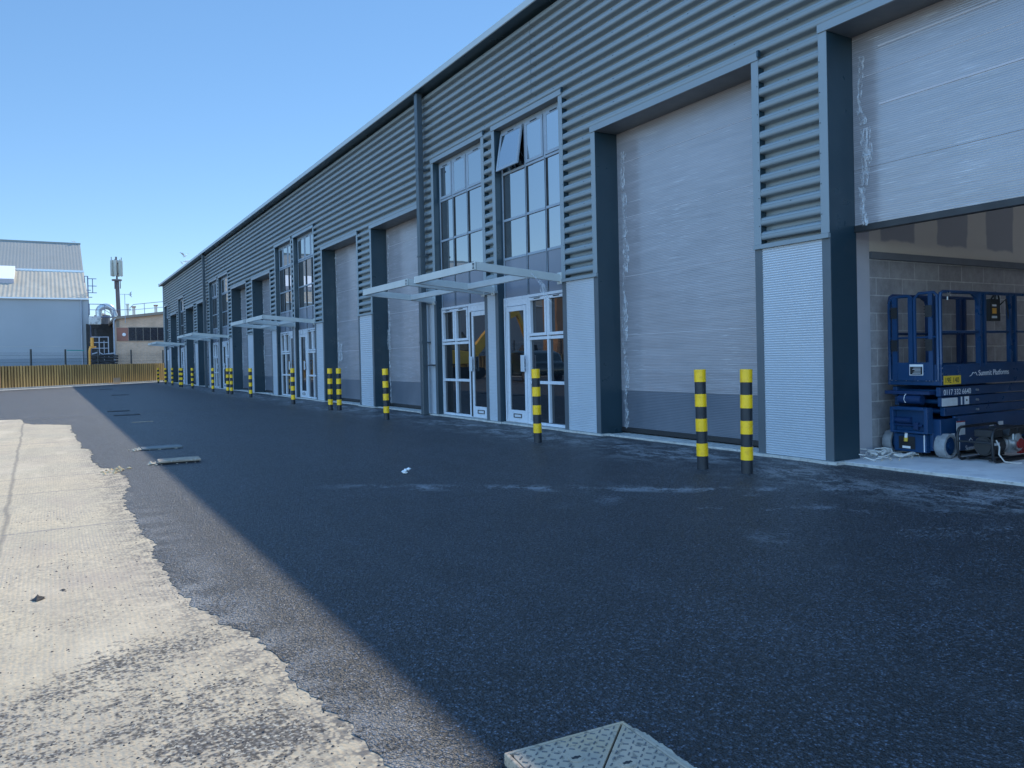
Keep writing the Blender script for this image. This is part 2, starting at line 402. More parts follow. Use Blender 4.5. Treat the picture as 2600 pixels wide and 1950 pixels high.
    # dark crumbs fading out up the yard
    cr = n.math('MULTIPLY', n.ramp(n.noise(13, 3, n.map((1,.6,1))), .71, .76), n.ramp(y, 8., 5., 0, .8))
    c = n.mix(cr, c, (.07,.07,.075))
    n.link(c, n.b.inputs['Base Color']); n.set(Roughness=.9, Specular_IOR_Level=.25)
    h = n.math('ADD', n.math('MULTIPLY', fine, 1.), n.math('MULTIPLY', g.outputs[0], .12))
    n.link(n.bump(n.math('ADD', h, n.math('MULTIPLY', n.math('MULTIPLY', n.voro(75, None, out='Distance'), -1.), n.math('MULTIPLY', n.ramp(y, 6., 3.), .9))), .55, .006), n.b.inputs['Normal'])
    return n.m
M['yard'] = concrete_yard()
def ground_m():
    n = N('bare_ground')
    n.link(n.mix(n.ramp(n.noise(.25, 6), .3, .7), (.20,.19,.165), (.27,.26,.23)), n.b.inputs['Base Color']); n.set(Roughness=.95)
    return n.m
M['ground'] = ground_m()
def blockwork(name='grey_blockwork'):
    n = N(name)
    b = n.t.nodes.new('ShaderNodeTexBrick'); b.offset = .5
    x, y, z = n.sep()
    cb = n.t.nodes.new('ShaderNodeCombineXYZ'); n.link(n.math('ADD', x, .1), cb.inputs[0]); n.link(n.math('SUBTRACT', z, .005), cb.inputs[1])
    n.link(cb.outputs[0], b.inputs['Vector'])
    b.inputs['Scale'].default_value = 1; b.inputs['Brick Width'].default_value = .47; b.inputs['Row Height'].default_value = .195
    b.inputs['Mortar Size'].default_value = .006; b.inputs['Mortar Smooth'].default_value = .2; b.inputs['Bias'].default_value = -.1
    b.inputs['Color1'].default_value = (.37,.345,.34,1); b.inputs['Color2'].default_value = (.29,.27,.27,1); b.inputs['Mortar'].default_value = (.53,.50,.48,1)
    f = n.ramp(n.noise(9, 6, None, .7), .3, .7, .8, 1.2)
    c = n.mix(1., b.outputs['Color'], f, 'MULTIPLY')
    c = n.mix(n.ramp(n.noise(2.2, 4), .55, .75, 0, .35), c, (.42,.41,.40))
    n.link(c, n.b.inputs['Base Color']); n.set(Roughness=.9)
    n.link(n.bump(n.math('SUBTRACT', n.noise(120, 3), n.math('MULTIPLY', b.outputs['Fac'], 2.)), .4, .006), n.b.inputs['Normal'])
    return n.m
M['block'] = blockwork()
def patched_board():
    n = N('patched_plasterboard')
    x, y, z = n.sep()
    w = n.noise(2.5, 3)
    s = n.math('FRACT', n.math('MULTIPLY', n.math('ADD', n.math('SUBTRACT', x, 7.93), n.math('MULTIPLY', n.math('SUBTRACT', w, .5), .12)), 1/1.05))
    m = n.math('MULTIPLY', n.ramp(n.math('ABSOLUTE', n.math('SUBTRACT', s, .35)), .28, .31, 1, 0), n.ramp(n.math('ADD', z, n.math('MULTIPLY', w, .12)), 2.42, 2.45))
    n.link(n.mix(m, (.68,.62,.54), (.39,.38,.385)), n.b.inputs['Base Color']); n.set(Roughness=.85)
    return n.m
M['board'] = patched_board()
def cover_m():
    n = N('galvanised_cover')
    c = n.mix(n.ramp(n.noise(9, 6), .3, .7), (.58,.44,.31), (.44,.36,.27))
    c = n.mix(n.ramp(n.noise(5, 5, None, .6), .52, .66, 0, .7), c, (.60,.42,.24))
    c = n.mix(n.ramp(n.noise(30, 5), .56, .68, 0, .8), c, (.07,.068,.066))
    n.link(c, n.b.inputs['Base Color']); n.set(Roughness=.7, Metallic=.15)
    n.link(n.bump(n.noise(90, 4), .4, .004), n.b.inputs['Normal'])
    return n.m
M['cover'] = cover_m()
def brick_m():
    n = N('buff_brickwork')
    b = n.t.nodes.new('ShaderNodeTexBrick')
    x, y, z = n.sep(); cb = n.t.nodes.new('ShaderNodeCombineXYZ'); n.link(n.math('ADD', x, y), cb.inputs[0]); n.link(z, cb.inputs[1]); n.link(cb.outputs[0], b.inputs['Vector'])
    b.inputs['Scale'].default_value = 1; b.inputs['Brick Width'].default_value = .225; b.inputs['Row Height'].default_value = .075; b.inputs['Mortar Size'].default_value = .008
    b.inputs['Color1'].default_value = (.68,.42,.26,1); b.inputs['Color2'].default_value = (.57,.35,.22,1); b.inputs['Mortar'].default_value = (.5,.47,.42,1)
    n.link(n.mix(1., b.outputs['Color'], n.ramp(n.noise(1.2, 4), .3, .7, .85, 1.12), 'MULTIPLY'), n.b.inputs['Base Color']); n.set(Roughness=.9)
    return n.m
M['buffbrick'] = brick_m()

# ------------------------------------------------------------------ camera
cam = bpy.data.cameras.new('camera'); co = bpy.data.objects.new('camera', cam); C.objects.link(co)
RW = [[.86287222,-.02447479,.5048292],[-.50494323,.0017263,.86315083],[-.02199693,-.99969896,-.0108688]]
right = Vector([r[0] for r in RW]); up = -Vector([r[1] for r in RW]); back = -Vector([r[2] for r in RW])
co.matrix_world = Matrix(((right.x, up.x, back.x, 0), (right.y, up.y, back.y, 0), (right.z, up.z, back.z, 1.16), (0,0,0,1)))
cam.sensor_width = 36; cam.lens = 36*2000/2600; cam.shift_y = -45/2600; cam.clip_end = 3000; cam.clip_start = .05
S.camera = co

# ------------------------------------------------------------------ light
SUN = Vector((5.55, 5.9, 6.8)).normalized()
el = math.asin(SUN.z); az = math.atan2(SUN.x, SUN.y)     # azimuth clockwise from +Y
W = bpy.data.worlds.new('World'); S.world = W; W.use_nodes = True
nt = W.node_tree; bg = nt.nodes['Background']
sky = nt.nodes.new('ShaderNodeTexSky'); sky.sky_type = 'NISHITA'; sky.sun_disc = False
sky.sun_elevation = el; sky.sun_rotation = az; sky.altitude = 0; sky.air_density = .75; sky.dust_density = 0.; sky.ozone_density = 3.
hs = nt.nodes.new('ShaderNodeHueSaturation'); hs.inputs['Saturation'].default_value = 1.3
tn = nt.nodes.new('ShaderNodeMix'); tn.data_type = 'RGBA'; tn.blend_type = 'MULTIPLY'; tn.inputs[0].default_value = 1; tn.inputs[7].default_value = (.97,1.045,1.09,1)
gm = nt.nodes.new('ShaderNodeGamma'); gm.inputs['Gamma'].default_value = .66
nt.links.new(sky.outputs[0], gm.inputs['Color']); nt.links.new(gm.outputs[0], hs.inputs['Color']); nt.links.new(hs.outputs[0], tn.inputs[6]); # added sky brightening behind and left of the viewpoint, lifts the shaded facade
wtc = nt.nodes.new('ShaderNodeTexCoord'); dp = nt.nodes.new('ShaderNodeVectorMath'); dp.operation = 'DOT_PRODUCT'
dp.inputs[1].default_value = Vector((-.70,-.46,.72)).normalized(); nt.links.new(wtc.outputs['Generated'], dp.inputs[0])
mr = nt.nodes.new('ShaderNodeMapRange'); mr.interpolation_type = 'SMOOTHSTEP'; mr.inputs[1].default_value = .02; mr.inputs[2].default_value = .72; mr.inputs[3].default_value = 1; mr.inputs[4].default_value = 3.0
nt.links.new(dp.outputs['Value'], mr.inputs[0])
vs = nt.nodes.new('ShaderNodeVectorMath'); vs.operation = 'SCALE'; nt.links.new(tn.outputs[2], vs.inputs[0]); nt.links.new(mr.outputs[0], vs.inputs['Scale'])
nt.links.new(vs.outputs[0], bg.inputs[0]); bg.inputs[1].default_value = .15
sl = bpy.data.lights.new('sun', 'SUN'); sl.energy = 2.9; sl.angle = R(.53); sl.color = (1., .90, .74)
so = bpy.data.objects.new('sun', sl); C.objects.link(so); so.rotation_euler = SUN.to_track_quat('Z', 'Y').to_euler()
S.view_settings.view_transform = 'Standard'; S.view_settings.look = 'None'; S.view_settings.exposure = .85; S.view_settings.gamma = 1

# ------------------------------------------------------------------ ground
structure(MB().add([(-900,-900,-.05),(900,-900,-.05),(900,900,-.05),(-900,900,-.05)], [(0,1,2,3)]).build('ground', M['ground'], fix=False))
structure(MB().add([(-60,-20,-.003),(3,-20,-.003),(3,60,-.003),(-60,60,-.003)], [(0,1,2,3)]).build('concrete_yard', M['yard'], fix=False))

EDGE = [(-60,21.9),(-20,21.6),(-3,21.5),(-1.03,21.35),(-.63,21.22),(-.5,19.6),(-.35,19.09),(.1,18.6),(.34,18.17),(.30,16.9),(.32,15.63),(.37,13.03),(.45,12.38),(.42,11.3),(.44,10.3),
        (.62,9.86),(.66,9.0),(.62,8.39),(.52,7.7),(.50,7.1),(.53,6.63),(.53,5.61),(.53,5.32),(.53,4.87),(.54,4.29),(.63,3.71),(.72,3.49),(.72,3.06),(.75,2.85),(.77,2.5),(.79,2.28),(.80,2.11),(.83,1.7),(.85,1.0),(.9,-20)]
def ragged(pl, step, amp):
    rr = random.Random(3); out = []
    o1 = 0
    for (a, b) in zip(pl, pl[1:]):
        L = math.hypot(b[0]-a[0], b[1]-a[1]); near = min(a[1], b[1]) < 24 and abs(a[0]) < 4
        k = max(1, int(L/(step if near else 2.)))
        for i in range(k):
            t = i/k; o1 = .72*o1 + rr.uniform(-1, 1)*amp
            d = o1 + rr.uniform(-1, 1)*amp*.6
            nx, ny = (b[1]-a[1])/L, -(b[0]-a[0])/L
            out.append((a[0]+(b[0]-a[0])*t + nx*d, a[1]+(b[1]-a[1])*t + ny*d))
    out.append(pl[-1]); return out
def fence_y(x): return 50.60 + (x+2.412)*(10.172/9.4456)
rag = ragged(EDGE, .03, .018)
KO = 1.0                                                          # pale strip between asphalt and fence
import bmesh
pts = [p for p in rag if p[0] > -26.9]
i0 = max(i for i, p in enumerate(pts) if p[1] > 21.0 and p[0] < -.55)
far, near = [pts[0]], [pts[i0]]
for p in pts[1:i0+1]:
    if p[0] > far[-1][0] + .004: far.append(p)
for p in pts[i0+1:]:
    if p[1] < near[-1][1] - .004: near.append(p)
am = MB()
def lip(p, q): am.add([(*p, 0), (*q, 0), (q[0]-.005, q[1]-.005 if q[1] > 20 else q[1], -.03), (p[0]-.005, p[1]-.005 if p[1] > 20 else p[1], -.03)], [(0,1,2,3)])
for p, q in zip(far, far[1:]):
    am.add([(*p, 0), (*q, 0), (q[0], fence_y(q[0])-KO, 0), (p[0], fence_y(p[0])-KO, 0)], [(0,1,2,3)]); lip(p, q)
for p, q in zip(near, near[1:]):
    am.add([(*p, 0), (6.93, p[1], 0), (6.93, q[1], 0), (*q, 0)], [(0,1,2,3)]); lip(p, q)
k = far[-1]
am.add([(*k, 0), (6.93, k[1], 0), (6.93, fence_y(6.93)-KO, 0), (k[0], fence_y(k[0])-KO, 0)], [(0,1,2,3)])
structure(am.build('asphalt', M['asphalt'], fix=False))

# pale strip of concrete in front of the fence
fd = Vector((9.4456, 10.172, 0)).normalized(); fn = Vector((fd.y, -fd.x, 0))   # fn points back to the yard
A0 = Vector((-2.412, 50.60, 0)); B0 = A0 + fd*13.2
kb = MB(); kb.obox(A0 + fd*(-8) + fn*.55 + Vector((0,0,.005)), fd, fn, (0,0,1), 21.4, .46, .022)
kb.obox(A0 + fd*(-8) + fn*.06 + Vector((0,0,.05)), fd, fn, (0,0,1), 21.4, .05, .07)
structure(kb.build('concrete_kerb', M['concrete_edge']))

# loose crumbs of asphalt
def rock(mb, x, y, z, r, rr):
    vs = []
    for d in ((1,0,0),(-1,0,0),(0,1,0),(0,-1,0),(0,0,1),(0,0,-1)):
        k = r*rr.uniform(.6, 1.25); vs.append((x+d[0]*k+rr.uniform(-.25,.25)*r, y+d[1]*k+rr.uniform(-.25,.25)*r, z+d[2]*k*.75))
    mb.add(vs, [(0,2,4),(2,1,4),(1,3,4),(3,0,4),(2,0,5),(1,2,5),(3,1,5),(0,3,5)])
def edge_x(y):
    for a, b in zip(EDGE[3:], EDGE[4:]):
        if b[1] <= y <= a[1]: return a[0] + (b[0]-a[0])*(a[1]-y)/(a[1]-b[1]+1e-6)
    return .8
rr = random.Random(11); cb_ = MB(); n_c = 0
while n_c < 2600:
    y = 1.6 + 4.2*rr.random()**1.7; x = edge_x(y) - abs(rr.gauss(0, .75)) + .02
    if x < -1.2 or rr.random() > (.95 if y < 3.2 else .45): continue
    rock(cb_, x, y, -.005, rr.choice((.003,.004,.005,.006,.008)), rr); n_c += 1
for _ in range(420):
    y = rr.uniform(2, 13); rock(cb_, edge_x(y) + rr.gauss(-.01, .03), y, -.005, rr.uniform(.003,.007), rr)
for _ in range(160):
    y = rr.uniform(4.2, 7.5); x = rr.uniform(-.9, edge_x(y)); rock(cb_, x, y, -.004, rr.uniform(.003,.009), rr)
structure(cb_.build('loose_gravel', mat('loose_asphalt', (.035,.036,.041), .7, 0, .3, 40)), 'stuff')

for i, (x, y, r, lab) in enumerate(((-.075, 4.62, .030, 'largest dark lump of asphalt lying alone on the pale concrete'), (.03, 4.74, .014, 'small dark asphalt lump just beyond the largest lump on pale concrete'))):
    mb = MB(); rq = random.Random(40+i)
    for k in range(5): rock(mb, rq.uniform(-.6,.6)*r, rq.uniform(-.3,.3)*r, rq.uniform(.1,.4)*r, r*rq.uniform(.5,.9), rq)
    o = mb.build('asphalt_lump', mat('lump%d' % i, (.03,.03,.035), .8, 0, .2, 30, bump=.4), loc=(x, y, -.006)); tag(o, lab, 'asphalt lump')
mb = MB(); rq = random.Random(60)
for k in range(16): rock(mb, rq.gauss(0,.09), rq.gauss(0,.13), rq.uniform(.005,.02), rq.uniform(.012,.035), rq)
structure(mb.build('yellow_rubble', M['yellowstone'], loc=(.60, 9.78, -.01)), 'stuff')
mb = MB(); rq = random.Random(61)
for k in range(4): rock(mb, rq.uniform(-.03,.03), rq.uniform(-.02,.02), .02+.012*k, .028, rq)
tag(mb.build('crumpled_paper', M['litter'], loc=(3.073, 7.44, 0)), 'crumpled white scrap lying alone on the dark asphalt', 'litter')

# ------------------------------------------------------------------ iron covers in the yard
def tread_cover():
    T = Vector((1.4926, 1.9228, 0)); dL = Vector((-.4053, .027, 0)).normalized(); dR = Vector((dL.y, -dL.x, 0)) * -1
    if dR.y > 0: dR = -dR
    s = .408; e = empty('manhole_cover', T + (dL+dR)*s/2)
    e.rotation_euler[2] = math.atan2(dL.y, dL.x) - math.pi
    # local axes: +x = away from dL (towards T side), +y = away from the camera
    h = s/2; zt = .036
    fr = MB(); w = .012
    def ring(mb, a, b, z0, z1):
        for x0, x1, y0, y1 in ((-b,b,a,b),(-b,b,-b,-a),(-b,-a,-a,a),(a,b,-a,a)): mb.box(x0,x1,y0,y1,z0,z1)
    ring(fr, h-w, h, -.04, zt); fr.build('frame', M['cover'], e, bevel=.003)
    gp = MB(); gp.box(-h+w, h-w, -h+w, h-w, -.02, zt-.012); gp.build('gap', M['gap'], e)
    a = h - w - .003
    # two triangular plates split along the diagonal from the far right corner
    for sgn in (0, 1):
        g = .0022
        if sgn == 0: tri = [(-a, a-.02), (-a+.006, a-.006), (-a+.02, a), (a-g*2, a), (-a, -a+g*2)]
        else: tri = [(a, a-g*2), (a, -a+.02), (a-.006, -a+.006), (a-.02, -a), (-a+g*2, -a)]
        p = MB().prism([(x, y, zt-.012) for x, y in tri], (0,0,.012)); pl = p.build('plate', M['cover'], e, bevel=.0015)
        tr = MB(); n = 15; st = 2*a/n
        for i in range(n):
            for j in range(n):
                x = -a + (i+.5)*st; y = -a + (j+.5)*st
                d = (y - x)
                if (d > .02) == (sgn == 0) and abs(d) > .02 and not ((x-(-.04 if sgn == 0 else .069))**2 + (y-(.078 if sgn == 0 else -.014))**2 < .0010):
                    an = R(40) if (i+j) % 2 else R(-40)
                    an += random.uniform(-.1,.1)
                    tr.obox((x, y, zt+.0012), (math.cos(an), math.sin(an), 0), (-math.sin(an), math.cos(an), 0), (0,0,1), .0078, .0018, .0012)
        tr.build('tread_bars', mat('tread_shade%d' % sgn, (.15,.145,.14), .7, 0, .3, 50), pl)  # dark colour paints in the shadows of the tread marks
        kx, ky = (-.04, .078) if sgn == 0 else (.069, -.014)
        kh = MB().cyl((kx,ky,zt+.0002),(kx,ky,zt+.0022), .024, 24); kh.build('keyhole_boss', M['cover'], pl, smooth=40)
        MB().box(kx-.014, kx+.014, ky-.004, ky+.004, zt+.002, zt+.0032).cyl((kx,ky,zt+.002),(kx,ky,zt+.0033), .007, 12).build('keyhole', M['gap'], pl)
    mo = MB(); rq = random.Random(5)
    n_ = 40; rows = []; o_ = .03
    for k in range(n_+1):                                        # smooth haunch of mortar along the far right edge
        yy = h - 2*h*k/n_; o_ = max(.012, min(.055, .04*min(1, k/7) + .012 + rq.uniform(-.006,.006)))
        rows.append([(h, yy, .027), (h+o_*.6, yy, .021+rq.uniform(-.003,.003)), (h+o_, yy, -.004)])
    for r0, r1 in zip(rows, rows[1:]): mo.add(r0+r1, [(0,1,4,3),(1,2,5,4)])
    for k in range(10): rock(mo, -h-.02+rq.uniform(-.015,.015), h-.09+rq.uniform(-.05,.02), -.004, rq.uniform(.014,.028), rq)
    mo.build('mortar_bed', M['mortar'], e)['kind'] = 'stuff'
    bl = MB()
    for k in range(420):
        t = rq.random(); 
        if rq.random() < .6: rock(bl, -h + 2*h*t, h + abs(rq.gauss(.004,.016)), .002, rq.uniform(.004,.009), rq)
        else: rock(bl, -h - abs(rq.gauss(.01,.03)), h - .2*t, .001, rq.uniform(.004,.009), rq)
    b = bl.build('loose_chippings', M['black'], e)
    b['kind'] = 'stuff'
    tag(e, 'square tread-patterned inspection cover split diagonally, raised in the foreground asphalt', 'manhole cover')
tread_cover()

def raised_cover(x0, x1, y0, y1, z, label, rz=0, broken=True, m=M['iron']):
    e = empty('raised_cover', ((x0+x1)/2, (y0+y1)/2, 0), rz)
    hx, hy = (x1-x0)/2, (y1-y0)/2
    MB().box(-hx, hx, -hy, hy, z-.022, z).build('lid', m, e, bevel=.004)
    MB().box(-hx+.02, hx-.02, -hy+.025, hy-.02, -.01, z-.022).build('frame', M['gap'], e)  # near-black block stands in for the shadow under the lid
    if broken:
        mb = MB(); rq = random.Random(int(x0*100))
        for k in range(14): rock(mb, -hx-.05+rq.gauss(0,.03), -hy+.1+rq.gauss(0,.09), .012, rq.uniform(.010,.028), rq)
        for k in range(5): rock(mb, rq.uniform(-hx,hx), -hy-.03, .006, rq.uniform(.006,.012), rq)
        mb.build('mortar_bed', M['mortar'], e)['kind'] = 'stuff'
    tag(e, label, 'drain cover')
raised_cover(1.06, 1.52, 9.98, 10.27, .042, 'stained raised ironwork plate with broken mortar, nearer of the pair beside the shadow edge', R(-3))
raised_cover(1.05, 1.56, 11.83, 12.15, .026, 'greyish raised ironwork plate just beyond the stained one', R(0), True, mat('grey_lid', (.17,.175,.17), .8, 0, .2, 9))
for (x, y, w, d, lab) in ((1.47, 22.75, .5, .45, 'low dark drain cover in the shade, beside the tyre loop'), (1.52, 20.75, .55, .4, 'dark drain cover in the shade, just nearer than its twin by the tyre loop'), (2.36, 35.4, .6, .6, 'dark sunken drain cover far up the shaded asphalt'), (2.36, 45.2, .6, .6, 'farthest drain cover in the asphalt, near the fence')):
    raised_cover(x-w/2, x+w/2, y-d/2, y+d/2, .018, lab, 0, False, M['sooty'])
tag(MB().box(-.20,.20,-.04,.04,0,.010).build('timber_offcut', M['iron'], loc=(1.6,17.9,.0)), 'thin weathered offcut lying flat on shaded asphalt between drain covers', 'offcut')

# ------------------------------------------------------------------ the row of industrial units
XF, XC, XT = 6.845, 6.852, 6.90       # flashing face, cladding crown, cladding trough
XD, XG = 7.25, 7.00                   # shutter face, glazing face
HD, HE, ZP = 4.40, 5.18, 2.36         # head of doors, head of glazed bays, top of silver panels
Y0, Y1, ZT = -16.0, 59.6, 6.72
DOORS = [(2.27,5.27),(6.26,9.21),(15.55,18.44),(19.52,22.5),(28.82,31.68),(32.86,35.8),(42.1,45.14),(46.3,49.3),(53.2,56.12)]
ENTS = [(10.13,12.17,'R'),(12.67,14.76,'L'),(23.38,25.55,'R'),(25.92,27.97,'L'),(36.6,38.79,'R'),(39.2,41.30,'L'),(50.15,52.34,'R'),(57.2,59.1,'L')]
OP = sorted([(a, b, 'D', HD) for a, b in DOORS] + [(a, b, 'E', HE) for a, b, _ in ENTS])

bld = empty('industrial_building', (XF, 25, 0))
bld_inv = Matrix.Translation((-XF, -25, 0))
def part(mb, name, m, parent=None, **k):
    o = mb.build(name, m, parent or bld, **k)
    if parent is None: o.matrix_parent_inverse = bld_inv.copy()
    return o
def subpart(mb, name, m, parent, **k):
    return mb.build(name, m, parent, **k)

RIB = [(.050,0),(.050,.034),(.042,.043),(-.030,.046),(-.040,.051),(-.0465,.059),(-.0495,.070),(-.0500,.082),(-.0490,.093),(-.0455,.095),(-.0455,.099),(-.0480,.101),(-.0450,.113),(-.0385,.124),(-.028,.133),(.006,.147),(.046,.157)]
def ribs(z0, z1, per=.16):
    out = []; k = math.floor((z0-ZP)/per) - 1
    pts = []
    while ZP + k*per < z1 + per:
        pts += [(XT+x, ZP+k*per+z) for x, z in RIB]; k += 1
    for (xa, za), (xb, zb) in zip(pts, pts[1:]):
        if zb < z0 or za > z1: continue
        if za < z0: t = (z0-za)/(zb-za+1e-9); xa, za = xa+(xb-xa)*t, z0
        if not out: out.append((xa, za))
        if zb > z1: t = (z1-za)/(zb-za+1e-9); xb, zb = xa+(xb-xa)*t, z1
        out.append((xb, zb))
    return out
cl = MB()
prev = Y0; gaps = []
for a, b, k, h in OP:
    gaps.append((prev, a)); prev = b
gaps.append((prev, Y1))
for a, b in gaps: cl.strip(ribs(ZP, ZT), a, b)
for a, b, k, h in OP: cl.strip(ribs(h+.05, ZT), a, b)
o = part(cl, 'cladding', M['clad'], smooth=38)

# flashings round the openings
for a, b, k, h in OP:
    fl = MB(); cap = MB()
    XB = XD if k == 'D' else XG
    # upper flashings, head and jambs
    fl.box(XF-.012, XF+.012, a-.10, b+.10, h, h+.085)
    fl.box(XF, XF+.01, a-.10, a, ZP, h); fl.box(XF, XF+.01, b, b+.10, ZP, h)
    cap.box(XF-.02, XF+.014, a-.125, a-.10, h+.03, h+.1)
    for q0, q1 in ((a-.10, a), (b, b+.10)): tr = MB(); tr.box(XF+.012, XF+.022, q0, q1, .03, ZP-.05); part(tr, 'jamb_trim', M['trim'])
    # reveals
    for q0, q1, e0, e1 in ((a-.09, a, -.0, -.0005), (b, b+.09, .0005, 0)):
        rv = MB(); rv.box(XF+.0225, XB+.02, q0, q1, .02, h); rv.box(XF+.0102, XF+.0224, q0+e0, q1+e1, ZP-.048, h); part(rv, 'door_reveal' if k == 'D' else 'bay_reveal', M['dark'])
    sf = MB(); sf.box(XF+.0125, XB+.02, a, b, h+.002, h+.07); part(sf, 'soffit', M['soffit'])
    part(fl, 'flashing', M['flash'], bevel=.002)
    part(cap, 'flashing_end_cap', M['dark'])
# silver ribbed panels and their drip flashing, concrete plinth
pl = MB(); rq = random.Random(8)
for a, b in gaps:
    drip = MB()
    a2, b2 = a+.10, b-.10
    if a < -1 : a2 = a
    drip.box(XF-.018, XF+.02, max(a, -16)+.0, b, ZP-.052, ZP-.004)
    part(drip, 'drip_flashing', M['flash'], bevel=.002)
    p = MB(); prof = []; z = .035
    step = .026 if b < 16 else .052
    while z < ZP-.055:
        prof += [(XF+.0135, z), (XF+.0215, z+step*.10), (XF+.0215, z+step*.38), (XF+.0165, z+step*.66), (XF+.0135, z+step*.98)]; z += step
    prof = [q for q in prof if q[1] < ZP-.05]
    p.strip(prof, a2, b2); p.box(XF+.03, XF+.10, a2, b2, .03, ZP-.06)
    part(p, 'silver_panel', M['silver'])
    # plinth with a broken front edge
    n = max(2, int((b-a)/.12)); e0 = [(XF-.03 + rq.uniform(-.014,.012), a-.06 + (b-a+.12)*i/n) for i in range(n+1)]
    pl.prism([(x, y, -.06) for x, y in e0] + [(7.0, b+.06, -.06), (7.0, a-.06, -.06)], (0,0,.088))
for a, b, k, h in OP:
    x = 6.93 if k == 'D' else XF+.0
    n = max(2, int((b-a)/.12)); e0 = [(x + rq.uniform(-.012,.012), a+.06 + (b-a-.12)*i/n) for i in range(n+1)]
    pl.prism([(q, y, -.06) for q, y in e0] + [(7.3, b-.06, -.06), (7.3, a+.06, -.06)], (0,0,.084))
part(pl, 'plinth', M['concrete_edge'])
# screw fixings in the cladding
sc = MB()
def screw(y, z, x): sc.cyl((x+.004, y, z), (x-.006, y, z), .0055, 6)
zz = ZP + 3*.16 + .022
rowk = 0
for k in range(2, 28, 2):
    z = ZP + k*.16 + .095
    if z > ZT-.1: break
    y = -1.0 + (rowk % 2)*.0
    while y < 34:
        inside = any(a-.12 < y < b+.12 and z < h+.15 for a, b, q, h in OP)
        if not inside: screw(y, z, XC-.0005)
        y += .75
    rowk += 1
for a, b, k, h in OP:
    if a > 30: continue
    z = ZP + .2
    while z < h:
        screw(a-.085, z, XF); screw(b+.085, z, XF); z += .31
part(sc, 'fixings', M['screw'])
# sheet end laps
lap = MB()
for y in (10.9, 24.1, 37.2):
    zt = [(x-.0022, z) for x, z in ribs(5.4 if y < 12 or True else 4.5, ZT)]
    lap.strip(zt, y, y+.012)
part(lap, 'sheet_lap', M['trim'])
# eaves
g = MB(); g.prism([(6.60, Y0, 6.69),(6.60, Y0, 6.80),(6.615, Y0, 6.812),(6.64, Y0, 6.80),(6.64, Y0, 6.705),(6.62, Y0, 6.685)], (0, Y1-Y0+.15, 0))
part(g, 'gutter', M['gutter'])
g = MB(); g.box(6.641, 7.0, Y0, Y1+.10, 6.70, 6.73); part(g, 'eaves_soffit', M['dark'])
def roof_z(x): return 6.80 + (x-6.70)*.07653
g = MB()
def roof_slab(xa, xb, ya, yb): g.prism([(xa,ya,roof_z(xa)),(xb,ya,roof_z(xb)),(xb,ya,roof_z(xb)-.08),(xa,ya,roof_z(xa)-.08)], (0,yb-ya,0))
for ya, yb in ((Y0,-6),(5,Y1+.02)): roof_slab(6.70, 16.5, ya, yb)
for xa, xb in ((6.70,9.0),(10.6,12.2),(13.8,16.5)): roof_slab(xa, xb, -6, 5)
g.prism([(16.5,Y0,7.55),(26.5,Y0,6.80),(26.5,Y0,6.70),(16.5,Y0,7.46)], (0,Y1-Y0+.02,0))
part(g, 'roof', M['roofing'])
def added_rooflight_m():
    n = N('added_rooflight_sheet'); t = n.t.nodes.new('ShaderNodeBsdfTranslucent'); t.inputs[0].default_value = (.50,.50,.49,1); n.link(t.outputs[0], n.out.inputs[0]); return n.m
for xa, xb in ((9.0,10.6),(12.2,13.8)):  # unseen translucent panels added to brighten the open unit
    g = MB(); g.add([(xa,-6,roof_z(xa)-.01),(xb,-6,roof_z(xb)-.01),(xb,5,roof_z(xb)-.01),(xa,5,roof_z(xa)-.01)], [(0,1,2,3)]); part(g, 'added_rooflight', added_rooflight_m())
g = MB(); g.box(6.58, 6.70, Y1+.15, Y1+.19, 6.64, 6.84); g.prism([(6.70, Y1+.021, 6.66),(6.70,Y1+.021,6.85),(16.5,Y1+.021,7.60),(26.5,Y1+.021,6.85),(26.5,Y1+.021,6.66)], (0,.12,0)); part(g, 'verge_trim', M['gutter'])
g = MB(); g.box(6.86, 26.5, Y1-.02, Y1+.02, 0, 6.70); g.box(6.86, 26.5, Y0, Y0+.04, 0, 6.70); g.box(26.46, 26.5, Y0+.04, Y1-.02, 0, 6.70); part(g, 'gable_wall', M['clad'])
g = MB(); g.box(6.82, 6.93, Y1-.16, Y1+.03, .02, 6.69); part(g, 'corner_flashing', M['flash'])
# downpipes
for y in (15.14, 42.0):
    d = MB(); d.box(6.66, 6.79, y-.065, y+.065, .0, 6.695); dp = part(d, 'downpipe', M['pipe'], bevel=.014)
    for z in (1.5, 3.3, 5.1): subpart(MB().box(6.652, 6.86, y-.075, y+.075, z, z+.035), 'pipe_bracket', M['pipe'], dp)
q = MB(); q.box(6.70, 6.86, 14.86, 14.98, 1.03, 1.055); part(q, 'pipe_stub', M['black'])

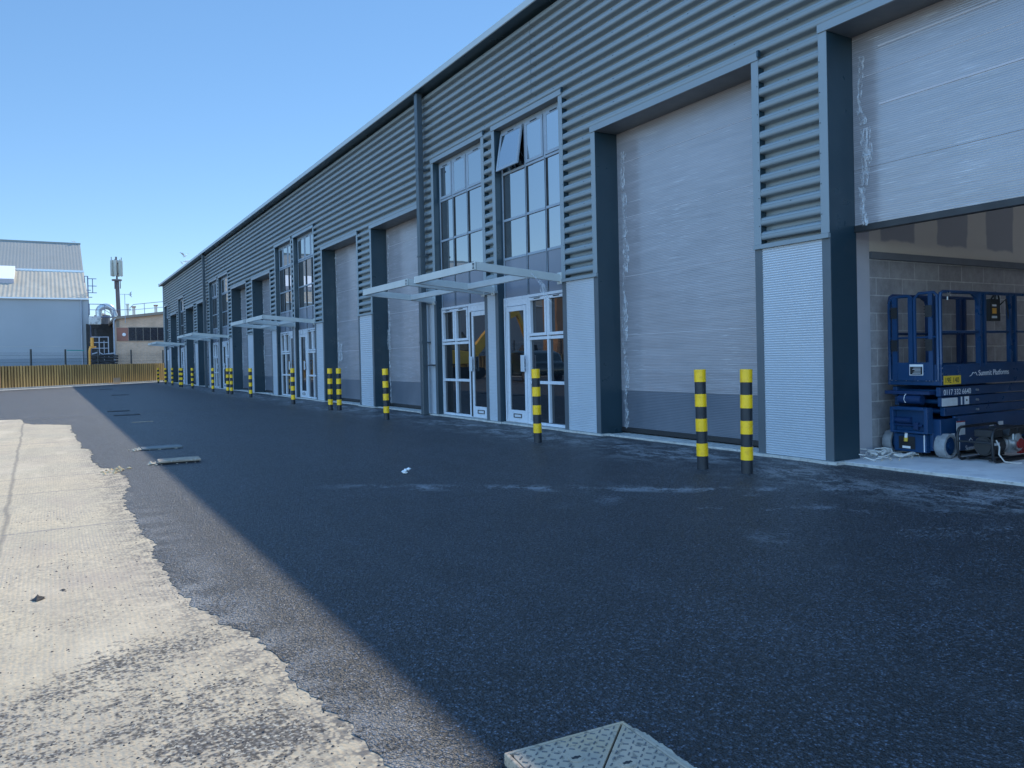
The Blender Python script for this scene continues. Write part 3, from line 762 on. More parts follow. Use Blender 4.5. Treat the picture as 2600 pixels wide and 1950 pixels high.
# roller doors
def film_strip(mb, x, y, z0, z1, w, rq):
    n = int((z1-z0)/.035); pa = None
    off = 0; ww = w
    for i in range(n+1):
        z = z0 + (z1-z0)*i/n
        off = .85*off + rq.uniform(-.012,.012); ww = max(.015, min(w*1.5, ww + rq.uniform(-.018,.018)))
        cur = [(x-.004-abs(rq.gauss(0,.006)), y+off-ww, z), (x-.012-abs(rq.gauss(0,.014)), y+off-ww*.5, z+rq.uniform(-.01,.01)), (x-.006-abs(rq.gauss(0,.008)), y+off, z)]
        if pa: mb.add(pa+cur, [(0,1,4,3),(1,2,5,4)])
        pa = cur
for i, (a, b) in enumerate(DOORS):
    opened = i == 0
    zb = 2.40 if opened else .06
    rq = random.Random(100+i)
    d = MB(); zs = zb + (.62 if opened else .58)
    d.box(XD, XD+.05, a+.002, b-.002, zs+.006, HD)
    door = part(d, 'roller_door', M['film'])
    q = MB(); q.box(XD+.001, XD+.05, a+.002, b-.002, zb+.05, zs); q.box(XD+.008, XD+.05, a+.002, b-.002, zs, zs+.006)
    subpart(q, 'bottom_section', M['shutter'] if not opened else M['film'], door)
    q = MB(); q.box(XD-.015, XD+.055, a+.002, b-.002, zb-.02, zb+.05); subpart(q, 'bottom_rail', M['blackplastic'], door, bevel=.006)
    q = MB()                                                     # section joints
    for z in (1.45, 2.3, 3.15, 3.95):
        if z > zs+.2: q.box(XD-.003, XD+.01, a+.002, b-.12, z, z+.006)
    if i in (0,): q.box(XD-.006, XD+.01, a+.002, b-.3, 3.62, 3.64); q.box(XD-.006, XD+.01, a+.002, b-.3, 4.2, 4.215)
    subpart(q, 'section_joint', M['liner'], door)
    # folded and torn protective film
    z = zb + .03
    while z < HD-.3:
        q = MB()
        L = rq.uniform(.35, .75)
        film_strip(q, XD, b - rq.uniform(.06,.12), z, min(z+L, HD-.1), (.085 if i < 2 else .06), rq); subpart(q, 'torn_film', M['torn'], door, smooth=180)
        z += L + rq.uniform(.0,.06)
    if i >= 2:                                                   # a flap hanging loose
        q = MB(); z0 = 1.25 + rq.uniform(-.2,.2); film_strip(q, XD-.03, b-.02-.2*(i % 2), z0, z0+.5, .28, rq); subpart(q, 'torn_film', M['torn'], door, smooth=180)
    q = MB(); q.box(XF+.03, XD-.002, a-.002, a+.05, .02, HD-.02) if False else q.box(XD-.03, XD-.002, a+.001, a+.05, .02 if not opened else .03, HD)
    subpart(q, 'guide_rail', M['trim'], door)

# glazed bays
def frame_rect(mb, x0, x1, y0, y1, z0, z1, w):
    mb.box(x0, x1, y0, y1, z0, z0+w); mb.box(x0, x1, y0, y1, z1-w, z1); mb.box(x0, x1, y0, y0+w, z0+w, z1-w); mb.box(x0, x1, y1-w, y1, z0+w, z1-w)
for i, (a, b, side) in enumerate(ENTS):
    a += .004; b -= .004
    W_ = b - a; e = .05
    if side == 'R': ym = [a, a+.30*W_, a+.60*W_, b]              # door at the far end
    else: ym = [a, a+.40*W_, a+.70*W_, b]                         # door at the near end
    zt = [2.90, 3.58, 4.40, 5.16]
    # upper window
    f = MB(); m = .021
    for y in ym[1:-1]: f.box(XG-.020, XG+.05, y-m, y+m, 2.22, HE-.06)
    f.box(XG-.014, XG+.05, a, a+.05, 2.22, HE); f.box(XG-.014, XG+.05, b-.05, b, 2.22, HE)
    for z in zt[:3]: f.box(XG-.018, XG+.05, a+.05, b-.05, z-m, z+m)
    f.box(XG-.012, XG+.05, a+.05, b-.05, HE-.07, HE+.001)
    win = part(f, 'window', M['grey_frame'], bevel=.003)
    g = MB(); g.box(XG+.006, XG+.03, a+.05, b-.05, zt[0], HE-.07); subpart(g, 'pane', M['glass_upper'], win)
    g = MB(); g.box(XG-.006, XG+.03, a+.05, b-.05, 2.22, zt[0]-m); subpart(g, 'spandrel_panel', M['spandrel'], win)
    g = MB()
    for y in ym[1:-1]: g.box(XG-.0225, XG-.0202, y-.006, y+.006, 2.23, zt[2])
    for y in ym[1:-1]: g.box(XG-.018, XG+.006, y-m-.0025, y-m-.0003, 2.23, HE-.07)
    g.box(XG-.012, XG+.006, ym[-1]-.0525, ym[-1]-.0503, 2.23, HE-.07)
    subpart(g, 'mullion_gasket', M['seal'], win)
    for k in range(3):
        y0, y1 = ym[k]+.035, ym[k+1]-.035
        if k == 0: y0 += .02
        if k == 2: y1 -= .02
        z0, z1 = zt[2]+m+.006, HE-.075
        c = MB(); frame_rect(c, -.018, .012, y0, y1, z0-z1, 0, .05)
        ob = subpart(c, 'casement', M['grey_frame'], win, bevel=.002); ob.location = (XG-.012, 0, z1)
        gl = MB(); gl.box(-.012, -.004, y0+.05, y1-.05, z0-z1+.05, -.05); 
        # the casement's own pane and vent are built into one mesh each under the window, tilted with it
        go = subpart(gl, 'pane', M['glass_upper'], win); go.location = (XG-.012, 0, z1)
        vt = MB(); yc = (y0+y1)/2; vt.box(-.024, -.0175, yc-.10, yc+.10, -.034, -.016); vo = subpart(vt, 'trickle_vent', M['seal'], win); vo.location = (XG-.012, 0, z1)
        if i == 0 and k == 2:
            for q in (ob, go, vo): q.rotation_euler[1] = R(9.5); q.location[0] -= .02
    # lower screen with its entrance door
    if side == 'R': door_y, scr = (ym[2], b), (a, ym[2])
    else: door_y, scr = (a, ym[1]), (ym[1], b)
    s = MB(); y0, y1 = scr; yc = (y0+y1)/2; w = .022
    frame_rect(s, XG-.03, XG+.05, y0, y1, .03, 2.215, .045)
    s.box(XG-.032, XG+.05, yc-w, yc+w, .085, 2.16)
    for z in (.74, 1.475): s.box(XG-.031, XG+.05, y0+.055, yc-w, z-.025, z+.025); s.box(XG-.031, XG+.05, yc+w, y1-.055, z-.025, z+.025)
    scn = part(s, 'entrance_screen', M['white_frame'], bevel=.003)
    g = MB(); g.box(XG+.012, XG+.03, y0+.05, y1-.05, .08, 2.17); subpart(g, 'pane', M['glass_lower'], scn)
    for q0, q1 in ((y0+.06, yc-w-.005), (yc+w+.005, y1-.06)):
        c = MB(); frame_rect(c, XG-.045, XG+.011, q0, q1, 1.515, 2.155, .048); cs = subpart(c, 'casement', M['white_frame'], scn, bevel=.004)
        c = MB(); c.box(XG-.049, XG-.046, (q0+q1)/2-.09, (q0+q1)/2+.09, 2.13, 2.147); subpart(c, 'trickle_vent', M['seal'], scn)
    y0, y1 = door_y
    s = MB(); hinge_far = side == 'R'
    st = .17 if side == 'R' else .04
    frame_rect(s, XG-.03, XG+.05, y0+.002, y1-.002, .03, 2.215, .045)
    s.box(XG-.028, XG+.05, y0+.05, y1-.05, 2.06, 2.17)
    if side == 'R':
        s.box(XG-.055, XG-.031, y1-.075, y1-.045, .04, 2.2); s.box(XG-.05, XG-.031, y1-.125, y1-.10, .04, 2.2)
    dfr = part(s, 'door_frame', M['white_frame'], bevel=.003)
    l0, l1 = (y0+.05, y1-.14) if side == 'R' else (y0+.05, y1-.12)
    l = MB(); x0, x1 = XG-.05, XG+.0
    l.box(x0, x1, l0, l1, .045, .25); l.box(x0, x1, l0, l1, 1.965, 2.05); l.box(x0, x1, l0, l0+.06, .25, 1.965); l.box(x0, x1, l1-.06, l1, .25, 1.965)
    leaf = part(l, 'entrance_door', M['white_frame'], bevel=.004)
    g = MB(); g.box(XG-.03, XG-.015, l0+.055, l1-.055, .24, 1.98); subpart(g, 'pane', M['glass_lower'], leaf)
    hy = l0+.035 if side == 'R' else l1-.035
    g = MB(); g.box(XG-.11, XG-.095, hy-.055, hy+.055, .92, 1.20); g.box(XG-.097, XG-.05, hy-.012, hy+.012, .96, .99); g.box(XG-.097, XG-.05, hy-.012, hy+.012, 1.13, 1.16); subpart(g, 'handle', M['silver'], leaf, bevel=.004)
    yc2 = (l0+l1)/2; g = MB(); frame_rect(g, XG-.062, XG-.0502, yc2-.13, yc2+.13, .12, .19, .012); subpart(g, 'letterbox', M['blackplastic'], leaf)
    if side == 'L':
        g = MB(); g.box(XG-.046, XG-.005, l1+.004, y1-.047, .05, 2.05); subpart(g, 'door_gap', M['seal'], leaf)

# canopies: two open frames of pale box section over each pair of bays
def canopy_frame(mb, ya, yb, drop=0):
    xf, xw, zf, zw, h = 5.33, 6.86, 2.505+drop, 2.375+drop, .055
    mb.bar((xf+.03, ya+.062, zf), (xf+.03, yb-.062, zf), .06, .115)
    for y in (ya+.03, yb-.03): mb.bar((xf+.0, y, zf+.002), (xw, y, zw), .06, .118)
    t = .66; xm = xf+(xw-xf)*t; zm = zf+(zw-zf)*t
    mb.bar((xm, ya+.062, zm), (xm, yb-.062, zm), .06, .10)
    mb.box(xw-.012, XF-.019, ya-.02, ya+.10, zw-.09, zw+.09); mb.box(xw-.012, XF-.019, yb-.10, yb+.02, zw-.09, zw+.09)
for k, (y1_, y2_, y3_, y4_) in enumerate(((10.13,12.34,12.64,14.86),(23.36,25.6,25.9,28.1),(36.6,38.85,39.15,41.35),(50.0,52.3,52.6,54.8))):
    mb = MB(); canopy_frame(mb, y1_, y2_); canopy_frame(mb, y3_, y4_)
    cn = part(mb, 'canopy', M['canopy'], bevel=.004)
    for y in (y1_+.03, y3_+.03):
        q = MB()
        for z in (2.475, 2.535): q.box(5.322, 5.3295, y-.022, y+.022, z-.012, z+.012)
        q.box(5.322, 5.328, y-.006, y+.006, 2.465, 2.545); q.box(5.36, 5.365, y-.0325, y-.03, 2.45, 2.56)
        subpart(q, 'bracket', M['trim'], cn)

# interior of the open unit
g = MB(); g.box(6.95, 19, -8, 5.48, -.05, .027); part(g, 'floor_slab', M['slab'])
g = MB(); g.box(7.76, 19, 5.48, 5.6, .027, 2.16); bw = part(g, 'block_wall', M['block'])
g = MB(); g.box(7.76, 19, 5.44, 5.6, 2.16, 2.235); part(g, 'steel_beam', M['beam'])
g = MB(); g.box(7.76, 19, 5.48, 5.6, 2.235, 6.6); part(g, 'patched_board', M['board'])
g = MB(); g.box(7.32, 7.755, 5.465, 5.6, .027, 6.6); part(g, 'jamb_liner', M['liner'])
g = MB(); g.box(19, 19.1, -8, 5.6, 0, 6.7); g.box(7.3, 19.1, -8.1, -8, 0, 6.7); g.box(7.3, 7.4, -8, 2.2, 0, 6.6); part(g, 'inner_wall', M['plaster'])
g = MB(); g.box(7.3, 19.1, -8.1, -6, 6.6, 6.65); g.box(7.3, 19.1, 5, 5.6, 6.6, 6.65)
for xa, xb in ((7.3,9.0),(10.6,12.2),(13.8,19.1)): g.box(xa, xb, -6, 5, 6.6, 6.65)
part(g, 'ceiling_lining', M['plaster'])
g = MB(); g.box(7.30, 7.325, 5.36, 5.44, .03, 4.4); part(g, 'door_guide', M['white'])

tag(bld, 'long row of grey ribbed industrial units with closed shutters and glazed entrances', 'industrial building')

# torn film hanging from the near end of the first canopy
mb = MB(); rq = random.Random(77)
pth = [(6.30,10.12,2.44),(6.31,10.115,2.40),(6.40,10.10,2.33),(6.47,10.09,2.24),(6.48,10.085,2.15),(6.50,10.08,2.10),(6.58,10.07,2.02),(6.60,10.06,1.97)]
ws = [.01,.016,.03,.05,.06,.05,.02,.008]; pa = None
for (x, y, z), w in zip(pth, ws):
    cur = [(x-w, y+rq.uniform(-.01,.01), z+rq.uniform(-.01,.01)), (x, y-.015, z), (x+w, y+rq.uniform(-.01,.01), z+rq.uniform(-.01,.01))]
    if pa: mb.add(pa+cur, [(0,1,4,3),(1,2,5,4)])
    pa = cur
tag(mb.build('torn_film', M['torn'], smooth=180), 'torn strip of clear film dangling from the near end of the closest canopy', 'plastic film')

# ------------------------------------------------------------------ bollards
def bollard():
    e = empty('bollard', (0,0,0))
    MB().cyl((0,0,-.05),(0,0,.993), .0555, 28).build('post', M['black'], e, smooth=40)
    z = .13
    for k in range(4):
        z1 = z + .128
        mb = MB(); mb.cyl((0,0,z),(0,0,z1 if k < 3 else 1.0), .0585, 28)
        mb.build('yellow_band', M['yellow'], e, smooth=40, bevel=.002)
        z = z1 + .1205
    return e
BP = [(5.74,5.39,'striped bollard nearest the open bay, the nearer of the closest pair'),
 (5.64,5.88,'striped bollard before the first closed shutter, the farther of the closest pair'),
 (5.70,9.09,'striped bollard standing alone before the nearest glazed entrance'),
 (5.67,14.62,'striped bollard standing alone before the dark reveal beyond the nearest downpipe'),
 (5.88,18.21,'striped bollard before a dark shutter reveal, nearer of the pair beside the second entrances'),
 (5.77,18.54,'striped bollard before a pale ribbed panel, farther of the pair beside the second entrances'),
 (5.81,22.07,'striped bollard standing alone before the second pair of glazed entrances'),
 (5.86,27.72,'striped bollard standing alone just beyond the second pair of entrances'),
 (5.93,31.40,'nearer bollard of the tight pair beside the third entrances'),
 (5.89,31.93,'farther bollard of the tight pair beside the third entrances'),
 (5.88,35.12,'striped bollard standing alone under the third canopy'),
 (5.92,41.02,'striped bollard just beyond the third canopy, beside a dark far reveal'),
 (5.89,44.36,'nearer bollard of the farthest overlapping striped pair'),
 (5.82,44.49,'hinder bollard of the farthest overlapping striped pair'),
 (6.00,49.03,'striped bollard under the farthest canopy, third from the row end'),
 (6.03,52.38,'second striped bollard from the far end, seen against the fence edge'),
 (6.04,56.26,'last striped bollard of the row, seen wholly against the timber fence')]
b0 = bollard()
for i, (x, y, lab) in enumerate(BP):
    o = b0 if i == 0 else copy_thing(b0)
    o.location = (x, y, 0); o.rotation_euler = (R(random.uniform(-.5,.5)), R(.45+random.uniform(-.3,.3)), random.random()*6)
    if i > 3: o.rotation_euler = (0, 0, random.random()*6)
    tag(o, lab, 'bollard', 'striped bollards along the unit fronts')

# ------------------------------------------------------------------ scissor lift
def scissor_lift():
    e = empty('scissor_lift', (7.85, 4.73, .027))
    B, D = M['blue'], M['blue_dark']
    L, Wd = 1.85, .60
    # chassis
    mb = MB(); mb.prism([(.30,0,.06),(.30,0,.40),(.22,0,.40),(.22,0,.425),(L,0,.425),(L,0,.06)], (0,.03,0)); mb.prism([(.30,Wd-.03,.06),(.30,Wd-.03,.425),(L,Wd-.03,.425),(L,Wd-.03,.06)], (0,.03,0)); mb.box(.02,L,.03,Wd-.03,.09,.40); mb.box(.0,.30,.10,.14,.07,.40)
    ch = mb.build('chassis', B, e, bevel=.006)
    mb = MB(); mb.box(-.06,.02,.14,.50,.05,.24); mb.build('charger_box', B, ch, bevel=.008)
    mb = MB(); mb.box(-.066,-.058,.26,.44,.08,.21); mb.build('charger_recess', M['blackplastic'], ch)
    mb = MB(); mb.box(-.10,.0,.10,.14,.25,.52); mb.box(-.10,.0,.48,.52,.25,.52); mb.box(-.105,-.02,.14,.48,.49,.525); mb.box(-.105,-.02,.14,.48,.25,.275); mb.box(-.04,-.01,.14,.48,.27,.49); mb.build('end_bracket', B, ch, bevel=.005)
    mb = MB(); mb.cyl((-.05,.3,.38),(-.05,.5,.38),.035,14); mb.box(-.075,-.04,.22,.27,.29,.36); mb.cyl((-.055,.18,.33),(-.055,.55,.33),.012,8); mb.build('hydraulic_unit', D, ch, smooth=40)
    mb = MB(); mb.tube([(-.07,.35,.26),(-.075,.35,.235),(-.078,.352,.20)], .016, 10); mb.build('charging_plug', M['white'], ch, smooth=60)
    mb = MB(); mb.tube([(-.078,.352,.20),(-.078,.354,.16)], .02, 10); mb.build('plug_socket', M['brass'], ch, smooth=60)
    mb = MB(); mb.box(-.068,-.066,.31,.40,.085,.11); mb.build('charger_label', M['white'], ch)
    mb = MB(); mb.box(-.063,-.0605,.155,.165,.06,.235); mb.box(.296,.2985,-.002,.006,.07,.20); mb.build('white_line', M['white'], ch)
    mb = MB(); mb.box(.03,.29,.06,.12,.27,.39); mb.build('steering_recess', D, ch)
    # wheels
    for x, y0, y1 in ((.085,-.035,.075),(.085,Wd-.04,Wd+.06),(1.55,-.02,.08),(1.55,Wd-.09,Wd+.01)):
        r = .128; n = 36; mb = MB()
        prof = [(r*.74,y0),(r*.95,y0),(r,y0+.012),(r,y1-.012),(r*.95,y1),(r*.74,y1)]
        vs = []; fs = []
        for i in range(n):
            t = 2*math.pi*i/n; k = 1 if i % 3 else .975
            vs += [(x+q*k*math.cos(t) if q > .11 else x+q*math.cos(t), y, r+(q*k if q > .11 else q)*math.sin(t)) for q, y in prof]
        m_ = len(prof)
        for i in range(n):
            j = (i+1) % n
            fs += [(i*m_+k, i*m_+k+1, j*m_+k+1, j*m_+k) for k in range(m_-1)]
        mb.add(vs, fs); wh = mb.build('wheel', M['tyre'], e, smooth=50)
        h = MB(); h.cyl((x,y0+.022,r),(x,y1-.01,r), r*.76, 28); h.cyl((x,y0+.004,r),(x,y0+.024,r), r*.28, 14)
        for q in range(5):
            t = q*2*math.pi/5; h.cyl((x+.05*math.cos(t),y0+.012,r+.05*math.sin(t)),(x+.05*math.cos(t),y0+.024,r+.05*math.sin(t)), .009, 8)
        h.build('hub', B, wh, smooth=40)
    # folded scissor stack
    for k, (z0, z1, x0) in enumerate(((.43,.52,.10),(.53,.625,.06),(.635,.73,.03))):
        mb = MB()
        for y in (.035, Wd-.085): mb.box(x0, L-.1, y, y+.05, z0, z1)
        for x in (x0+.06, .8, L-.2): mb.cyl((x, .037, (z0+z1)/2), (x, Wd-.02, (z0+z1)/2), .024, 14)
        a = mb.build('scissor_arm', B, e, bevel=.004)
        q = MB(); q.cyl((.68,.012,(z0+z1)/2),(.68,.036,(z0+z1)/2),.012,10); q.cyl((.68,.010,(z0+z1)/2),(.69,.036,(z0+z1)/2),.007,6); q.build('pivot_pin', M['steel'], a)
    mb = MB(); mb.cyl((-.02,.2,.60),(-.02,.45,.60),.05,16); mb.tube([(-.03,.42,.56),(-.035,.43,.60),(-.03,.42,.66)],.006,8); mb.box(-.06,.10,.1,.6,.655,.69); mb.build('lift_cylinder', D, e, smooth=40)
    mb = MB(); mb.tube([(-.062,.36,.565),(-.068,.375,.60),(-.066,.37,.635),(-.058,.355,.66)],.004,6); mb.build('white_cable', M['white'], e)
    # deck with toe boards
    mb = MB(); mb.box(0,L,0,.025,.75,.965); mb.box(0,L,Wd-.025,Wd,.75,.965); mb.box(0,.025,.025,Wd-.025,.75,.965); mb.box(L-.025,L,.025,Wd-.025,.75,.965); mb.box(.025,L-.025,.025,Wd-.025,.765,.79)
    dk = mb.build('platform', B, e, bevel=.004)
    q = MB()
    for yy in (.06,.10,.14,.18,.28,.42,.55,.60): q.cyl((-.004,yy*.92,.80),(.001,yy*.92,.80),.006,6)
    for zz in (.80,.87,.93): q.cyl((.012,-.004,zz),(.012,.001,zz),.006,6)
    q.build('bolts', M['steel'], dk)
    # guard rails on the long sides
    for y in (.02, Wd-.02):
        mb = MB(); r = .019
        mb.tube([(.02,y,.93),(.02,y,1.66),(.035,y,1.70),(.07,y,1.715),(L-.07,y,1.715),(L-.03,y,1.70),(L-.02,y,1.66),(L-.02,y,.93)], r, 10)
        mb.tube([(.02,y,1.30),(L-.02,y,1.30)], r*.75, 8)
        for x in (.72, .80): mb.bar((x,y,.93),(x,y,1.71), .055, .04)
        mb.bar((1.32,y,.93),(1.32,y,1.71), .045, .04); mb.bar((1.42,y,.93),(1.42,y,1.71), .045, .04)
        mb.prism([(.56,y-.012,1.71),(.70,y-.012,1.71),(.70,y-.012,1.58),(.66,y-.012,1.66)], (0,.024,0))
        g = mb.build('guard_rail', B if y < .3 else D, e, smooth=35)
    # end gate
    mb = MB(); r = .017
    for y0, y1, ztop in ((.035,.28,1.71),(.31,.57,1.69)):
        mb.tube([(-.005,y0,.80),(-.005,y0,ztop-.03),(-.005,y0+.03,ztop),(-.005,y1-.05,ztop),(-.005,y1,ztop-.05),(-.005,y1,.80)], r, 10)
    mb.bar((-.008,.10,.80),(-.008,.10,1.70),.045,.03); mb.bar((-.008,.50,.80),(-.008,.50,1.68),.055,.03); mb.bar((-.008,.32,.80),(-.008,.32,1.68),.05,.03)
    mb.box(-.02,.0,.12,.50,.80,.99); mb.tube([(-.005,.04,1.25),(-.005,.56,1.25)], .010, 8)
    gt = mb.build('end_gate', B, e, smooth=35)
    for yy in (.115, .50):
        for zz in (1.17, 1.52):
            q = MB(); q.box(-.032,-.022,yy-.035,yy+.035,zz-.06,zz+.06)
            for k in range(4): q.box(-.036,-.030,yy-.045,yy+.045,zz-.045+.03*k,zz-.037+.03*k)
            q.build('hinge', M['blackplastic'], gt)
    q = MB(); q.box(-.0235,-.0205,.185,.335,.855,.97); nb = q.build('notice_plate', M['white'], gt)
    q = MB(); q.box(-.0255,-.0236,.192,.328,.862,.945); q.build('notice_text', M['blackplastic'], gt)
    q = MB()
    for k in range(5): q.box(-.0268,-.0256,.21,.30-.012*(k % 3),.873+.014*k,.878+.014*k)
    q.build('notice_lines', M['paper'], gt)
    q = MB(); q.cyl((.12,.0,1.665),(.12,.0,1.63),.010,8); q.tube([(.10,-.01,1.70),(.12,-.015,1.69),(.15,-.01,1.705)],.007,6); q.build('latch_pin', M['steel'], gt, smooth=50)
    # control box and documents
    mb = MB(); mb.box(1.00,1.20,.05,.14,1.42,1.66); mb.tube([(1.02,.06,1.64),(1.04,.03,1.70),(1.12,.03,1.715),(1.18,.05,1.66)],.010,8); mb.cyl((1.10,.05,1.66),(1.10,.05,1.74),.014,10)
    cbx = mb.build('control_box', M['blackplastic'], e, smooth=35)
    q = MB(); q.box(1.03,1.13,.047,.0495,1.45,1.475); q.box(1.04,1.12,.047,.0495,1.58,1.60); q.build('control_label', M['paper'], cbx)
    q = MB(); q.box(1.04,1.12,.046,.0495,1.50,1.56); q.build('control_panel', M['orange'], cbx)
    MB().box(.90,1.02,.150,.153,1.38,1.66).build('paper_sheet', M['paper'], e); MB().box(1.28,1.42,.16,.163,1.52,1.72).build('paper_sheet', M['paper'], e)
    q = MB(); q.tube([(1.2,.05,1.6),(1.26,.02,1.66),(1.30,.02,1.5),(1.34,.02,1.2),(1.36,.02,.98)],.009,8); q.build('control_cable', M['blackplastic'], e, smooth=60)
    # lettering and stickers
    y = -.0008; rot = (R(90),0,0)
    text_mesh('lettering', 'Summit Platforms', .083, M['white'], dk, (.665, y, .835), rot)
    q = MB(); q.tube([(.50,y,.833),(.535,y,.845),(.56,y,.872),(.585,y,.862),(.61,y,.872),(.64,y,.838)], .0035, 5); q.build('mountain_emblem', M['white'], dk)
    q = MB(); q.box(.03,.335,y-.002,.001,.758,.848); yp = q.build('number_plate', M['plate_yellow'], dk)
    text_mesh('number_text', '19E 140', .078, M['blackplastic'], dk, (.045, y-.003, .776), rot)
    text_mesh('lettering', '0117 332 6640', .082, M['white'], e, (.085, .0342, .648), rot)
    q = MB(); q.box(.05,.33,.0325,.034,.532,.615); q.build('sticker', M['paper'], e)
    MB().box(.39,.415,.0325,.034,.535,.62).build('sticker', M['white'], e); MB().box(.455,.54,.0325,.034,.535,.62).build('sticker', M['white'], e)
    q = MB(); q.cyl((.4975,.032,.58),(.4975,.0345,.58),.012,12); q.build('sticker_symbol', M['blackplastic'], e)
    for x0, x1, z0, z1 in ((.245,.40,.225,.37),(.15,.21,.19,.25),(.86,.94,.275,.295),(1.03,1.13,.265,.325)): MB().box(x0,x1,-.0012,.001,z0,z1).build('sticker', M['paper'], ch)
    q = MB(); q.box(.245,.40,-.0022,-.0013,.357,.37); q.build('sticker_band', M['red'], ch)
    text_mesh('lettering', 'Summit Platforms', .075, M['white'], ch, (.40, y, .055), rot)
    q = MB(); q.tube([(.46,y,.15),(.50,y,.18),(.53,y,.155)], .004, 5); q.build('mountain_emblem', M['white'], ch)
    tag(e, 'blue scissor lift parked folded against the block wall in the open unit', 'scissor lift')
scissor_lift()

# ------------------------------------------------------------------ generator set
def generator():
    e = empty('generator', (7.86, 4.24, .027), R(0))
    L, Wd, H = .75, .34, .335; r = .014
    mb = MB()
    for y in (0, Wd):
        mb.tube([(.06,y,.012),(.02,y,.03),(0,y,.08),(-.01,y,.26),(.02,y,.32),(.06,y,H),(L-.06,y,H),(L,y,.30),(L,y,.06),(L-.06,y,.012)], r, 10, closed=True)
    for x, z in ((-.01,.2),(L,.2),(.25,.012),(.55,.012)): mb.tube([(x,0,z),(x,Wd,z)], r*.8, 8)
    mb.build('tube_frame', M['frame_black'], e, smooth=60)
    mb = MB(); mb.cyl((.13,.16,.15),(.36,.16,.15),.095,24); al = mb.build('alternator', M['blackplastic'], e, smooth=35)
    MB().cyl((.30,.16,.15),(.42,.16,.15),.088,24).build('end_casing', M['steel'], al, smooth=35); MB().cyl((.115,.16,.15),(.135,.16,.15),.08,20).build('end_cap', M['blackplastic'], al, smooth=35)
    q = MB(); q.box(.15,.24,.062,.066,.16,.185); q.build('rating_plate', M['paper'], al)
    mb = MB(); mb.box(.14,.34,.08,.26,.235,.31); q = mb.build('control_housing', M['blackplastic'], e, bevel=.01)
    mb = MB(); mb.box(.43,.66,.06,.28,.07,.20); mb.cyl((.54,.03,.16),(.54,.08,.16),.075,20)
    for k in range(5): mb.box(.44,.60,.05,.27,.205+.012*k,.210+.012*k)
    en = mb.build('engine_block', M['steel'], e, smooth=35)
    q = MB(); q.cyl((.54,.015,.16),(.54,.035,.16),.05,18); q.box(.60,.72,.05,.09,.05,.18); q.build('recoil_cover', M['red'], en, smooth=35)
    mb = MB(); mb.prism([(.36,.04,.245),(.40,.04,.325),(.52,.04,.325),(.54,.04,.245)], (0,.22,0)); mb.build('air_filter', M['blackplastic'], e, bevel=.012)
    mb = MB(); mb.box(.56,.74,.05,.28,.24,.325); tk = mb.build('fuel_tank', M['blackplastic'], e, bevel=.02)
    q = MB(); q.cyl((.44,.04,.20),(.44,.04,.26),.012,10); q.cyl((.50,.02,.22),(.50,.06,.22),.04,16); q.build('exhaust_shield', M['galv'], en, smooth=35)
    q = MB(); q.tube([(.10,.02,.22),(.08,-.02,.16),(.05,-.03,.09),(.09,-.06,.02),(.17,-.12,.006),(.22,-.15,.006)], .007, 8); q.build('power_lead', M['cable'], e, smooth=60)
    q = MB(); q.box(.05,L-.05,.04,.07,.012,.035); q.box(.05,L-.05,.26,.29,.012,.035); q.build('base_rail', M['frame_black'], e)
    tag(e, 'small generator in a black tube frame on the slab before the blue lift', 'generator')
generator()

# heap of hoses by the jamb
mb = MB(); rq = random.Random(21)
for k in range(7):
    cx, cy, ra = 7.55+rq.uniform(-.18,.18), 5.12+rq.uniform(-.05,.08), rq.uniform(.10,.26)
    t0 = rq.random()*6; ln = rq.uniform(2.2, 5.); z = .036+.010*k
    mb.tube([(cx+ra*math.cos(t0+ln*i/16)*1.1, cy+ra*.55*math.sin(t0+ln*i/16)+.006*i*rq.random(), z+.012*math.sin(i*.9+k)+.006) for i in range(17)], rq.choice((.007,.010,.014)), 8)
hp = mb.build('hose_heap', M['cable'], smooth=60)
tag(hp, 'tangle of pale hoses and cables on the slab beside the dark jamb', 'hoses')
mb = MB()
for k in range(26): rock(mb, 7.35+rq.uniform(-.2,.5), 5.05+rq.uniform(-.12,.15), .032, rq.uniform(.005,.016), rq)
structure(mb.build('dust_debris', M['mortar']), 'stuff')

# ------------------------------------------------------------------ timber fence with a mesh fence behind
fe = empty('timber_fence', A0)
def fp(t, off=0, z=0): return fd*t + fn*off + Vector((0,0,z))
mb = MB(); mb2 = MB(); rq = random.Random(9); t = -29.; k = 0
while t < 13.6:
    h = 1.32 + rq.uniform(-.01,.01)
    mb.obox(fp(t, .02, .10+(h-.10)/2), fd, fn, (0,0,1), .060, .011, (h-.10)/2)
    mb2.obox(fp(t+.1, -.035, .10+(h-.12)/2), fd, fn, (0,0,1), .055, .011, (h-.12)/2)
    t += .2; k += 1
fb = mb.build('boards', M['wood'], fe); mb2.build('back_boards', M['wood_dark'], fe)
mb = MB()
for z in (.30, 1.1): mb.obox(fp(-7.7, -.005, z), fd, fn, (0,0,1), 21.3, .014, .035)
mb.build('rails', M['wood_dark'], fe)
mb = MB(); mb.obox(fp(-7.7, -.06, .70), fd, fn, (0,0,1), 21.3, .008, .58); mb.build('backing', M['wood_dark'], fe)  # dark sheet behind the boards, also standing in for gap shadow
tag(fe, 'low golden timber board fence closing the far end of the yard', 'fence')
me_ = empty('mesh_fence', A0 - fn*.5)
OFF = -.0
def post_t(u_ratio):      # where a ray X = r*Y from the camera meets the mesh fence line
    r = u_ratio; p = A0 - fn*.5
    # p.x + fd.x t = r (p.y + fd.y t)
    return (r*p.y - p.x)/(fd.x - r*fd.y)
ts = [post_t(r) for r in (-.0187,.01386,.04597,.07939,.1130)]
st_ = (ts[-1]-ts[0])/4
